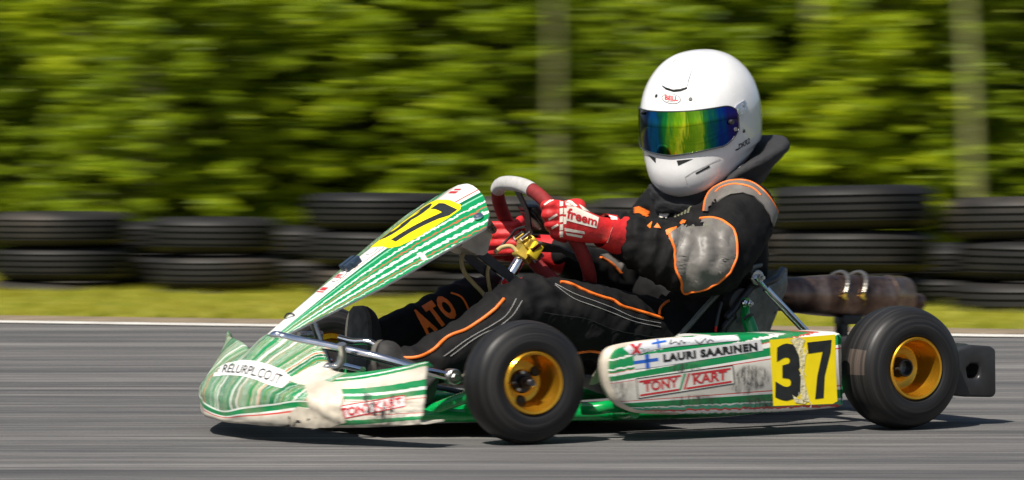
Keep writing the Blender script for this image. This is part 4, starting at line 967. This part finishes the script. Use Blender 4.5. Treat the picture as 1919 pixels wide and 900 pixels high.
# torso: elliptical sections up the spine (centre u, z, half width, half depth)
sec = [(.34, .135, .10, .055), (.31, .15, .150, .095), (.25, .20, .158, .110), (.205, .27, .150, .112), (.19, .35, .156, .118), (.195, .41, .164, .118), (.205, .455, .160, .105), (.215, .495, .125, .085), (.225, .525, .078, .070), (.235, .575, .060, .062), (.245, .62, .055, .058)]
sec = cr(np.array(sec), 4); R = []
for i, (u_, z_, hv, hd) in enumerate(sec):
    d = sec[min(i+1, len(sec)-1)]-sec[max(i-1, 0)]; t = unit(A(d[0], 0, d[1])); nx_ = unit(A(t[2], 0, -t[0]))
    R.append([A(u_, .015, z_)+A(0, 1, 0)*hv*math.copysign(abs(math.cos(a))**.85, math.cos(a))+nx_*hd*math.copysign(abs(math.sin(a))**.85, math.sin(a)) for a in np.linspace(0, 2*math.pi, 36, endpoint=False)])
body.rings(R)
body.ball(K(1272, 552, v=.02), .090, 20, (1.1, 1.3, .95)); body.ball(K(1296, 490, v=.02), .105, 20, (1., 1.35, 1.05))
EL, WL = K(1325, 492, v=.255), K(1172, 440, v=.17)
SL = K(1392, 398, v=.165)
limb(body, [A(.205, .07, .475), SL, (SL+EL)/2+A(-.012, .012, .0), EL, (EL*.5+WL*.5)+A(-.0, .008, -.012), WL+(WL-EL)*.12], [.070, .073, .072, .075, .068, .043])
SR, ERt, WR = A(.195, -.135, .475), A(.29, -.235, .315), right(K(1172, 442, v=.172))
limb(body, [A(.205, -.05, .475), SR, (SR+ERt)/2+A(-.012, -.01, 0), ERt, (ERt+WR)/2+A(0, -.01, -.012), WR+(WR-ERt)*.1], [.07, .072, .068, .066, .056, .036])
KL = K(990, 580, v=.165); AL = K(752, 694, v=.15)
HLp = A(.31, .085, .165)
limb(body, [A(.27, .07, .16), HLp, HLp*.5+KL*.5+A(0, .01, .008), KL, KL*.55+AL*.45+A(0, 0, -.012), AL+A(0, 0, -.008), AL+(AL-KL)*.12], [.09, .092, .083, .066, .058, .043, .041])
KR = K(892, 570, v=-.15); AR = K(722, 634, v=-.135); HRp = A(.31, -.065, .165)
limb(body, [A(.27, -.05, .16), HRp, HRp*.5+KR*.5+A(0, -.01, .015), KR, KR*.5+AR*.5, AR, AR+(AR-KR)*.05], [.09, .092, .083, .058, .053, .046, .042])
SEG = [(EL, WL, .11, .0075, .040), (SL, EL, .11, .0048, .050), (KL, AL, .10, .0055, .055), (HLp, KL, .12, .0060, .062), (KR, AR, .09, .0055, .05), (A(.34, .02, .20), A(.22, .02, .42), .22, .0055, .055)]
def folds(v):
    p = Vector(v); k = 0
    for J, r, a in ((EL, .15, .0050), (KL, .17, .008), (KR, .15, .006), (WL*.7+EL*.3, .12, .0095), ((SL+EL)/2, .11, .007), (A(.33, .08, .24), .16, .0075), (SL, .12, .0045), (AL, .12, .006), (A(.60, .15, .26), .18, .005), (ERt, .12, .006)):
        d = np.linalg.norm(v-J)/r
        if d < 1: k = max(k, a*(1-d*d))
    k = max(k, .0018)
    q = noise.noise(p*9+Vector((3, 1, 7)))*.9
    w1 = 1-abs(noise.noise(Vector((v[0]*16+q, v[1]*13, v[2]*22+q*1.6))))*2.4
    w2 = 1-abs(noise.noise(Vector((v[0]*30-q*2, v[1]*26+4, v[2]*16+q))))*2.4
    e = 0
    for P0, P1, r, amp, per in SEG:
        ax = P1-P0; L2 = ax@ax; t = (v-P0)@ax/L2
        if -.15 < t < 1.15:
            dd = np.linalg.norm(v-P0-ax*t)
            if dd < r:
                ph = t*math.sqrt(L2)/per*6.283+3.2*noise.noise(p*11)+2.2*noise.noise(p*23+Vector((5, 5, 5)))
                s = .5+.5*math.sin(ph); m_ = max(0, noise.noise(p*8+Vector((9, 2, 4)))*1.6+.45)
                e += amp*min(1, m_)*(s**2.2-.35)
    return k*(w1*.8+w2*.5)+e
bod = remesh(body, .0062, 8, M_suit, 'body', person, folds)
B_on = on(bvh(bod))
def piping(name, pts, r, mat, off=.001, sub=5, mp=None, par=None):
    q = cr(np.array(pts, float), sub*2); mp = mp or B_on
    T = np.array([mp(x, y, off) for x, y in q])
    cut = [0]+[i+1 for i in range(len(T)-1) if np.linalg.norm(T[i+1]-T[i]) > .030]+[len(T)]
    a_, b_ = max(zip(cut[:-1], cut[1:]), key=lambda q_: q_[1]-q_[0]); T = T[a_:b_]
    for _ in range(3): T[1:-1] = .25*T[:-2]+.5*T[1:-1]+.25*T[2:]
    return D(MB().tube(T, r*.85, 8), name, mat, par or bod)
def bpatch(name, outs, mat, off=.002, t=.0015, step=7, mp=None, par=None):
    V2, F2 = poly2(outs, step); mp = mp or B_on; P3 = [mp(x, y, off) for x, y in V2]
    F2 = [f if np.cross(P3[f[1]]-P3[f[0]], P3[f[2]]-P3[f[0]])@(EYE-P3[f[0]]) > 0 else f[::-1] for f in F2]
    F2 = [f for f in F2 if max(np.linalg.norm(P3[f[i]]-P3[f[i-1]]) for i in range(3)) < .03]
    F2 = one_piece(F2)                                                # one connected patch
    us_ = sorted({i for f in F2 for i in f}); ix = {i: j for j, i in enumerate(us_)}
    return link(name, *thick([P3[i] for i in us_], [[ix[i] for i in f] for f in F2], t), mat, par or bod, sharp=60)
# elbow patch
ep = [(1256, 441), (1272, 428), (1295, 417), (1325, 412), (1352, 417), (1370, 431), (1378, 452), (1377, 478), (1369, 502), (1352, 522), (1328, 536), (1300, 544), (1284, 545), (1277, 530), (1270, 500), (1263, 470)]
bpatch('elbow_patch', cr(np.array(ep, float), 3, True), M_grey, .007, .004)
piping('elbow_piping', ep+ep[:1], .0035, M_orange, .0065)
# shoulder epaulette
sh = [(1320, 396), (1322, 380), (1330, 362), (1345, 350), (1365, 342), (1390, 340), (1412, 346), (1432, 362), (1447, 382), (1458, 406), (1463, 432), (1460, 456), (1450, 480), (1441, 477), (1447, 452), (1449, 430), (1443, 408), (1430, 386), (1413, 370), (1392, 363), (1370, 366), (1350, 376), (1340, 384), (1336, 396)]
bpatch('shoulder_patch', sh, M_grey, .004, .003)
piping('shoulder_piping', sh[:13], .0032, M_orange, .003); piping('shoulder_piping', [(1343, 361), (1352, 354), (1372, 348), (1392, 349), (1412, 356), (1424, 368)], .0026, M_orange, .004)
# chest stripes and badges
bpatch('chest_stripe', [(1190, 389), (1198, 387), (1229, 402), (1231, 410), (1222, 415), (1214, 410), (1190, 400)], M_orange)
bpatch('chest_stripe', [(1213, 424), (1221, 416), (1222, 417), (1219, 428)], M_orange); bpatch('chest_stripe', [(1226, 427), (1232, 419), (1238, 428)], M_orange)
bpatch('chest_stripe', [(1270, 424), (1280, 412), (1287, 413), (1280, 424)], M_orange); bpatch('chest_stripe', [(1247, 432), (1268, 425), (1262, 440), (1250, 441)], M_orange)
piping('shoulder_piping', [(1212, 346), (1204, 358), (1196, 376)], .0034, M_orange, .002)
bpatch('chest_badge', [(1236, 372), (1246, 368), (1250, 380), (1256, 400), (1250, 410), (1242, 413), (1238, 412)], M_gwhite, .003)
lettering('badge_text', 'Lauri', [(1243, 372), (1246, 410), (1253, 402), (1248, 370)], B_on, M_ink, bod, .0046, 4, .01)
dim = cloth('faded_print', (.16, .16, .10), .8)
decals('worn_print', [[(1264+k*6, 407-k*2), (1269+k*6, 392-k*3), (1272+k*6, 392-k*3), (1267+k*6, 408-k*2)] for k in range(5)]+[[(1268, 398), (1296, 386), (1296, 388), (1268, 400)]], B_on, dim, bod, .003, 6)
# trouser piping
piping('leg_piping', [(944, 561), (932, 576), (915, 590), (895, 605), (872, 619), (845, 629), (828, 641), (815, 654), (795, 666), (775, 671), (754, 672)], .0040, M_orange, .002)
piping('leg_piping', [(1050, 530), (1066, 532), (1090, 543), (1112, 552), (1130, 558), (1150, 564), (1166, 575), (1190, 582), (1215, 589), (1241, 597)], .0040, M_orange, .002)
piping('leg_piping', [(1235, 590), (1236, 580), (1245, 570), (1260, 562)], .0034, M_orange, .002)
piping('leg_piping', [(1080, 661), (1105, 657), (1125, 660), (1141, 665)], .0036, M_orange, .002)
for dx in (0, 12):
    piping('stitching', [(968+dx*.9, 560+dx*.3), (950+dx, 590), (925+dx, 608+dx*.2), (895+dx, 625), (870+dx, 640), (850+dx, 655), (832+dx, 668)], .0009, M_thread, .001)
    piping('stitching', [(1040, 532+dx*.2), (1075, 550+dx*.8), (1110, 563+dx*.8), (1150, 578+dx*.8), (1190, 596+dx*.6), (1238, 606+dx*.6)], .0009, M_thread, .001)
piping('stitching', [(1020, 586), (1060, 592), (1100, 598), (1150, 618), (1200, 628), (1240, 634)], .0010, M_ink, .0015)
piping('leg_piping', [(845, 550), (862, 556), (874, 572), (880, 590)], .0026, M_orange, .002)
lq = [A(800, 631), A(861, 590), A(832, 551), A(767, 588)]
for i_, ch in enumerate('ATO'):
    f0, f1 = i_/3+.01, (i_+1)/3-.01
    lettering('leg_letter', ch, [lq[0]+(lq[1]-lq[0])*f0, lq[0]+(lq[1]-lq[0])*f1, lq[3]+(lq[2]-lq[3])*f1, lq[3]+(lq[2]-lq[3])*f0], B_on, M_orange, bod, .0045, 4, .06, clip=.022, keep=lambda q_: q_[1] < .02)
piping('hip_piping', [(1125, 483), (1142, 492), (1152, 500), (1163, 512)], .0034, M_orange, .002)
bpatch('sleeve_patch', [(1125, 478), (1150, 474), (1170, 490), (1162, 510), (1148, 496)], M_grey)

# shoes
def shoe(ank, heel, toe, side, name):
    ax = unit(toe-heel); back = unit(ank-heel-ax*((ank-heel)@ax)); sd = np.cross(ax, back); L_ = np.linalg.norm(toe-heel)
    prof = [(0, .026, .052), (.03, .031, .068), (.12, .034, .082), (.28, .034, .078), (.45, .037, .062), (.62, .043, .048), (.80, .042, .036), (.93, .032, .025), (1., .012, .010)]
    R = []
    for t, hw, hh in cr(np.array(prof), 3):
        o_ = heel+ax*L_*t
        R.append([o_+sd*hw*math.copysign(abs(math.cos(a))**.7, math.cos(a))+back*(hh*max(0, math.sin(a))**.8+min(0, math.sin(a))*.006) for a in np.linspace(0, 2*math.pi, 24, endpoint=False)])
    mb = MB().rings(R); mb.tube(cr([heel+ax*L_*.16+back*.05, heel+ax*L_*.14+back*.085, ank], 4), np.linspace(.037, .042, 9), 20)
    u_ = remesh(mb, .005, 4, simple('black_suede', (.020, .019, .018), .75, 0, .3, 50, .3), name, person)
    sl = MB(); R = []
    out = [(t, hw+.004) for t, hw, hh in cr(np.array(prof), 3)]
    ol = [heel+ax*L_*t+sd*w for t, w in out]+[heel+ax*L_*t-sd*w for t, w in out[::-1]]
    sl.prism([p-back*.004 for p in ol], -back*.010)
    D(sl, 'shoe_sole', simple('worn_rubber_sole', (.085, .078, .07), .8, 0, .4, 45, .6), u_)
    lc = MB()
    for k in range(4):
        t = .34+k*.085; h = np.interp(t, [q[0] for q in prof], [q[2] for q in prof]); o_ = heel+ax*L_*t+back*(h+.002); lc.tube(cr([o_-sd*.022-back*.012, o_+back*.004, o_+sd*.022-back*.012], 4), .003, 6)
    D(lc, 'shoelace', M_black, u_)
shoe(AR, K(676, 762, v=-.115), K(679, 574, v=-.135), -1, 'shoe')
shoe(AL+A(.02, 0, 0), K(733, 748, v=.135), K(716, 640, v=.145), 1, 'shoe')

# gloves: palm, four fingers closed round the rim, thumb
def glove(side):
    mb = MB(); fl = (lambda p: p) if side > 0 else right
    mcp = [K(1052, 386, v=.190), K(1050, 404, v=.193), K(1051, 422, v=.192), K(1055, 439, v=.186)]
    wc = K(1128, 432, v=.178); we = K(1168, 442, v=.172)
    up_ = unit(mcp[0]-mcp[3]); mid = (mcp[1]+mcp[2])/2; ax = unit(mid-wc); thn = np.cross(ax, up_)
    thn = thn if thn[1] > 0 else -thn
    R = []
    for t, hw, ht in ((-.95, .039, .035), (-.6, .037, .032), (-.2, .031, .026), (0, .030, .024), (.35, .036, .022), (.7, .040, .020), (.95, .041, .016), (1.06, .036, .010)):
        c0 = wc+(mid-wc)*t if t > 0 else wc+(we-wc)*(-t)
        R.append([fl(c0+up_*hw*math.cos(a)+thn*ht*math.sin(a)) for a in np.linspace(0, 2*math.pi, 24, endpoint=False)])
    mb.rings(R)
    pip = [K(1024, 384, v=.180), K(1025, 402, v=.182), K(1030, 420, v=.180), K(1038, 437, v=.174)]
    dip = [K(1024, 391, v=.136), K(1027, 409, v=.134), K(1032, 427, v=.134), K(1042, 443, v=.134)]
    tip = [K(1042, 397, v=.108), K(1044, 415, v=.106), K(1050, 433, v=.108), K(1058, 449, v=.110)]
    for k in range(4):
        r0 = (.0112, .0115, .0110, .0098)[k]
        q = [mcp[k]-ax*.02-thn*.006, mcp[k]-thn*.004, pip[k], dip[k], tip[k]]
        limb(mb, [fl(p) for p in q], [r0*1.05, r0*1.12, r0, r0*.95, r0*.85], 14, 5)
    th = [wc*.5+mid*.5+up_*.025-thn*.012, K(1085, 385, v=.150), K(1062, 386, v=.118), K(1044, 396, v=.100)]
    limb(mb, [fl(p) for p in th], [.017, .015, .0125, .0105], 14, 5)
    g = remesh(mb, .0032, 3, M_glove, 'glove', person)
    cf = MB(); e = unit(we-wc)
    R = []
    for t, hw, ht in ((-.55, .0375, .0335), (0, .0395, .0365), (.5, .0435, .041), (.98, .0465, .0445), (1.0, .045, .043), (.9, .043, .041), (.2, .037, .034)):
        c0 = wc+e*(np.linalg.norm(we-wc)*(.35+.65*t))
        R.append([fl(c0+unit(up_-e*(up_@e))*hw*math.cos(a)+np.cross(e, unit(up_-e*(up_@e)))*ht*math.sin(a)) for a in np.linspace(0, 2*math.pi, 32, endpoint=False)])
    D(cf.rings(R, cap=False), 'cuff', M_glove, g)
    return g
gl = glove(1); gr = glove(-1)
G_on = on(bvh(gl))
gp = lambda pts, off=.0012: None
pr_ = []
pr_ += [[(1049+dx, y), (1055+dx, y-1), (1055+dx, y+10), (1049+dx, y+11)] for dx in (0,) for y in (376, 391, 406, 421, 434)]
pr_ += [[(1058, 374), (1072, 377), (1082, 386), (1078, 388), (1060, 385)], [(1085, 383), (1100, 392), (1104, 397), (1092, 394)], [(1058, 427), (1095, 434), (1096, 439), (1058, 433)], [(1060, 436), (1092, 442), (1090, 446), (1062, 441)], [(1057, 390), (1064, 391), (1063, 402), (1057, 402)], [(1056, 406), (1062, 407), (1061, 420), (1056, 420)]]
pr_ += ribbon([(1020, 384), (1030, 377), (1040, 373), (1046, 372)], 3)+ribbon([(1028, 412), (1044, 402)], 4)+ribbon([(1034, 428), (1046, 421)], 4)
decals('glove_print', pr_, G_on, M_gwhite, gl, .0012, 4)
word = [(1061, 409), (1117, 424), (1120, 409), (1064, 389)]
decals('glove_print', [[(1060, 413), (1090, 421), (1118, 428), (1122, 408), (1100, 398), (1078, 388), (1062, 387)]], G_on, M_gwhite, gl, .0016, 4)
lettering('glove_lettering', 'freem', word, G_on, M_glove, gl, .0028, 4, .03)
cuff_ob = [c_ for c_ in gl.children if c_.name.startswith('cuff')][0]; C_on = on(bvh(cuff_ob))
decals('cuff_print', [q for k in range(4) for q in ribbon([(1121+k*8.5, 418+k*2.5), (1112+k*8.5, 444+k*3.5)], 2.6)]+[[(1122, 399), (1132, 401), (1156, 407), (1157, 412), (1146, 412), (1126, 405)]], C_on, M_gwhite, cuff_ob, .0014, 4)

# helmet
HC = K(1314, 222, v=.02); hy, hp_ = math.radians(31), math.radians(12)
hx = A(math.cos(hy)*math.cos(hp_), math.sin(hy)*math.cos(hp_), -math.sin(hp_)); hyv = A(-math.sin(hy), math.cos(hy), 0); hz = np.cross(hx, hyv)
HR = np.array([(-.163, .112, -.082, .092), (-.157, .134, -.096, .106), (-.135, .158, -.114, .116), (-.100, .168, -.130, .120), (-.06, .164, -.143, .1265), (-.01, .160, -.152, .130), (.035, .150, -.153, .1285), (.075, .131, -.142, .119), (.108, .104, -.121, .101), (.134, .071, -.090, .076), (.150, .038, -.052, .045), (.1555, .010, -.016, .012)])
HRs = cr(HR, 5)
def HPt(az, z, off=0.):
    xf, xb, yw = [np.interp(z, HRs[:, 0], HRs[:, i]) for i in (1, 2, 3)]
    c, s = math.cos(az), math.sin(az); p_ = .92
    x = (xf if c > 0 else -xb)*math.copysign(abs(c)**p_, c); y = yw*math.copysign(abs(s)**p_, s)
    if off: l = math.hypot(x, y); x += x/l*off; y += y/l*off
    low = max(0, -.06-z)/.12; z2 = z+low*(.13*(1-c)*.5+.02*(1-c*c)) - low*.0*c      # the lower edge rises towards the nape
    return HC+hx*x+hyv*y+hz*z2
hel = MB(); R = [[HPt(a, z) for a in np.linspace(0, 2*math.pi, 72, endpoint=False)] for z in HRs[:, 0]]
hel.rings(R)
m_, nt, b = newmat('white_gloss_shell')
n_ = noi(nt, coord(nt), 38, 6, .75)
setc(nt, b, 'Base Color', ramp(nt, n_, [(.35, (.64, .635, .63)), (.62, (.68, .68, .68)), (.80, (.50, .47, .44))])); b.inputs['Roughness'].default_value = .26; b.inputs['Coat Weight'].default_value = .8; b.inputs['Coat Roughness'].default_value = .04
helm = D(hel, 'helmet', m_, sharp=70)
rmb = MB().tube([HPt(a, -.157, .001) for a in np.linspace(0, 2*math.pi, 72, endpoint=False)], .0042, 8, closed=True); D(rmb, 'helmet_trim', simple('grey_trim', (.12, .11, .10), .6), helm)
H_on = on(bvh(helm))
m_, nt, b = newmat('mirror_visor')                                   # iridescent mirror coating; yellow-green tree reflections and streaks painted into its hue ramp
x, y, z = sep(nt, nd(nt, 'ShaderNodeTexCoord').outputs['UV'])
wv = noi(nt, comb(nt, mth(nt, 'MULTIPLY', x, 17), mth(nt, 'ADD', mth(nt, 'MULTIPLY', y, .9), mth(nt, 'MULTIPLY', x, 3))), 1, 3, .6, .5)
t_ = mth(nt, 'ADD', x, mth(nt, 'MULTIPLY', mth(nt, 'SUBTRACT', wv, .5), .22))
colv = ramp(nt, t_, [(.30, (.005, .02, .07)), (.37, (.01, .14, .34)), (.42, (.01, .10, .08)), (.48, (.02, .30, .04)), (.54, (.30, .56, .01)), (.575, (.75, .85, .04)), (.60, (.16, .34, .01)), (.66, (.26, .52, .02)), (.70, (.45, .68, .03)), (.73, (.05, .30, .04)), (.80, (.01, .14, .13)), (.87, (.01, .05, .30)), (.95, (.03, .02, .16))])
setc(nt, b, 'Base Color', colv); b.inputs['Metallic'].default_value = 1; b.inputs['Roughness'].default_value = .06
bump(nt, b, noi(nt, comb(nt, mth(nt, 'MULTIPLY', x, 10), mth(nt, 'MULTIPLY', y, .6)), 1, 1), .10, .004)
vz0, vz1 = -.052, .045
def vis(a, t, off=.0035):
    e = abs(a)/1.2; k = max(0, e-.72)/.28
    lo, hi = vz0+.030*k**2+.010*math.sin(e*1.6), vz1-.018*k**3
    return HPt(a, lo+(hi-lo)*t, off)
az_ = np.linspace(-1.2, 1.2, 70); V, F = grid(lambda a, t: vis(a, t), az_, np.linspace(0, 1, 12)); uv = [((a+1.2)/2.4, t) for a in az_ for t in np.linspace(0, 1, 12)]
if np.cross(V[F[300][1]]-V[F[300][0]], V[F[300][2]]-V[F[300][0]])@(V[F[300][0]]-HC) < 0: F = [f[::-1] for f in F]
V2, F2 = thick(V, F, .003); viso = link('visor', V2, F2, m_, helm, uv=uv+uv, sharp=50)
edge = [vis(a, 1, .0036) for a in az_]+[vis(1.2, t, .0036) for t in np.linspace(1, 0, 8)]+[vis(a, 0, .0036) for a in az_[::-1]]+[vis(-1.2, t, .0036) for t in np.linspace(0, 1, 8)]
D(MB().tube(edge, .0016, 8, closed=True), 'visor_edge', simple('visor_seal', (.03, .035, .04), .3), viso)
V_on = on(bvh(viso))
def disc(px, py, r, h, mat, name, par, mp, n=20):
    c0 = mp(px, py, 0); c1 = mp(px, py, .01); nn = unit(c1-c0); return D(MB().cyl(c0-nn*.002, c0+nn*h, r, n), name, mat, par)
disc(1369, 229, .006, .008, M_black, 'visor_tab', viso, V_on); disc(1206, 211, .005, .007, M_black, 'visor_tab', viso, V_on)
m_ch = simple('pivot_plate', (.55, .56, .62), .2, .8, .2, 60)
bpatch('visor_pivot', [(1374, 206), (1380, 197), (1394, 188), (1398, 194), (1396, 207), (1388, 216), (1378, 219)], m_ch, .003, .003, 5, H_on, helm)
bpatch('visor_pivot', [(1372, 235), (1378, 230), (1381, 240), (1378, 250), (1370, 256), (1368, 248)], m_ch, .003, .003, 5, H_on, helm)
for x, y, r in ((1382, 209, .0055), (1392, 197, .0055), (1376, 242, .005)): disc(x, y, r, .0055, M_steel, 'pivot_screw', helm, H_on)
for x, y, r in ((1230, 180, .0042), (1294, 186, .0045), (1394, 246, .0042)): disc(x, y, r, .0015, M_ink, 'shell_screw', helm, H_on)
decal('brand_oval', [(1258+18*math.cos(a), 185.5+9.5*math.sin(a)+2*math.cos(a)) for a in np.linspace(0, 6.283, 30, endpoint=False)], H_on, M_ink, helm, .0008, 6)
ov = decal('brand_oval', [(1258+16.6*math.cos(a), 185.5+8.4*math.sin(a)+1.9*math.cos(a)) for a in np.linspace(0, 6.283, 30, endpoint=False)], H_on, M_white, helm, .0013, 6)
lettering('brand_name', 'BELL', [(1246, 187.5), (1271, 190), (1271, 181), (1246, 178.5)], H_on, M_redink, helm, .002, 4, .045)
lettering('brand_line', 'HELMETS', [(1250, 191), (1265, 192.5), (1265, 190), (1250, 188.6)], H_on, M_ink, helm, .002, 4, .0)
for o_ in ([(1214, 290), (1229, 296), (1229, 306)], [(1268, 301), (1299, 298), (1271, 311)], [(1303, 324), (1329, 310.5), (1331, 313.5), (1305, 327)]): decal('chin_vent', o_, H_on, M_ink, helm, .0012, 4)
sc = [(1242, 161), (1247, 146), (1256, 126), (1268, 112), (1288, 108), (1303, 113), (1297, 132), (1291, 150), (1288, 165), (1277, 168.5), (1263, 170), (1250, 166)]
V2, F2 = poly2(sc, 4); cxy = np.array(sc).mean(0)
P3 = [H_on(x, y, .0005+.0055*min(1, max(0, (y-104)/50))) for x, y in V2]
F2 = [f if np.cross(P3[f[1]]-P3[f[0]], P3[f[2]]-P3[f[0]])@(EYE-P3[f[0]]) > 0 else f[::-1] for f in F2]
link('brow_vent', *thick(P3, F2, .006), helm.data.materials[0], helm, sharp=50)
decal('brow_slot', [(1241, 160), (1248, 165), (1263, 169.5), (1277, 168), (1288, 164.5), (1288, 167), (1277, 171.5), (1263, 173), (1247, 168)], H_on, M_ink, helm, .002, 4)
gl_ = simple('shell_groove', (.42, .41, .40), .4)
decals('shell_groove', ribbon([(1241, 161), (1246, 146), (1255, 126), (1266, 111)], 1.4), H_on, gl_, helm, .0035, 5); decals('shell_groove', ribbon([(1288, 345), (1284, 332), (1300, 322), (1350, 298)], 1.6), H_on, gl_, helm, .0012, 5)
lettering('helmet_mark', 'DKR2', [(1383, 281), (1406, 268), (1404, 258), (1384, 271)], H_on, M_ink, helm, .0014, 4, .03, .3)
decals('helmet_mark', [[(1378+k*3, 280-k*5+j*4), (1381+k*3, 279-k*5+j*4), (1381+k*3, 282-k*5+j*4), (1378+k*3, 283-k*5+j*4)] for k in range(3) for j in range(2) if (k+j) % 2 == 0], H_on, M_ink, helm, .0014, 0)

# foam neck brace: a thick roll that rises into a wing behind the helmet; balaclava skirt
prof = cr(np.array([(.080, .0), (.115, -.006), (.150, .030), (.198, .090), (.222, .122), (.216, .142), (.186, .138), (.150, .112), (.112, .088), (.082, .062)]), 4, True)
R = []
for a in np.linspace(0, 2*math.pi, 60, endpoint=False):
    ck = max(0, math.cos(a))**.8; g = .16+.84*ck; h = .42+.58*ck
    R.append([A(.225, .018, .472+.030*ck)+A(-math.cos(a), math.sin(a)*1.05, 0)*(.080+(r_-.080)*g)+A(0, 0, z_*h)+A(1, .4, .8)*(.006*noise.noise((a*2.2, r_*24, z_*20))+.003*noise.noise((a*6, r_*40, z_*30))) for r_, z_ in prof])
br_ = D(MB().rings(R, cap=False, loop=True), 'neck_brace', M_neck, sharp=70)
bk_ = MB(); bk_.tube(cr([K(1371, 330, v=.13), K(1380, 322, v=.135), K(1390, 314, v=.14), K(1404, 308, v=.13)], 4), .006, 10); bk_.box(K(1396, 314, v=.135), (.012, .006, .007), frame(unit(K(1404, 310, v=.13)-K(1390, 318, v=.13)), A(0, 1, 0)), .002); D(bk_, 'brace_buckle', M_blkmet, br_)
sk = MB(); R = []
for z, r in ((.60, .066), (.57, .070), (.54, .072), (.515, .070)): R.append([A(.235, .02, z)+A(math.cos(a)*r*1.05, math.sin(a)*r, -.0) for a in np.linspace(0, 2*math.pi, 36, endpoint=False)])
sk.rings(R); D(sk, 'collar', cloth('navy_collar', (.014, .015, .020), .75), bod)
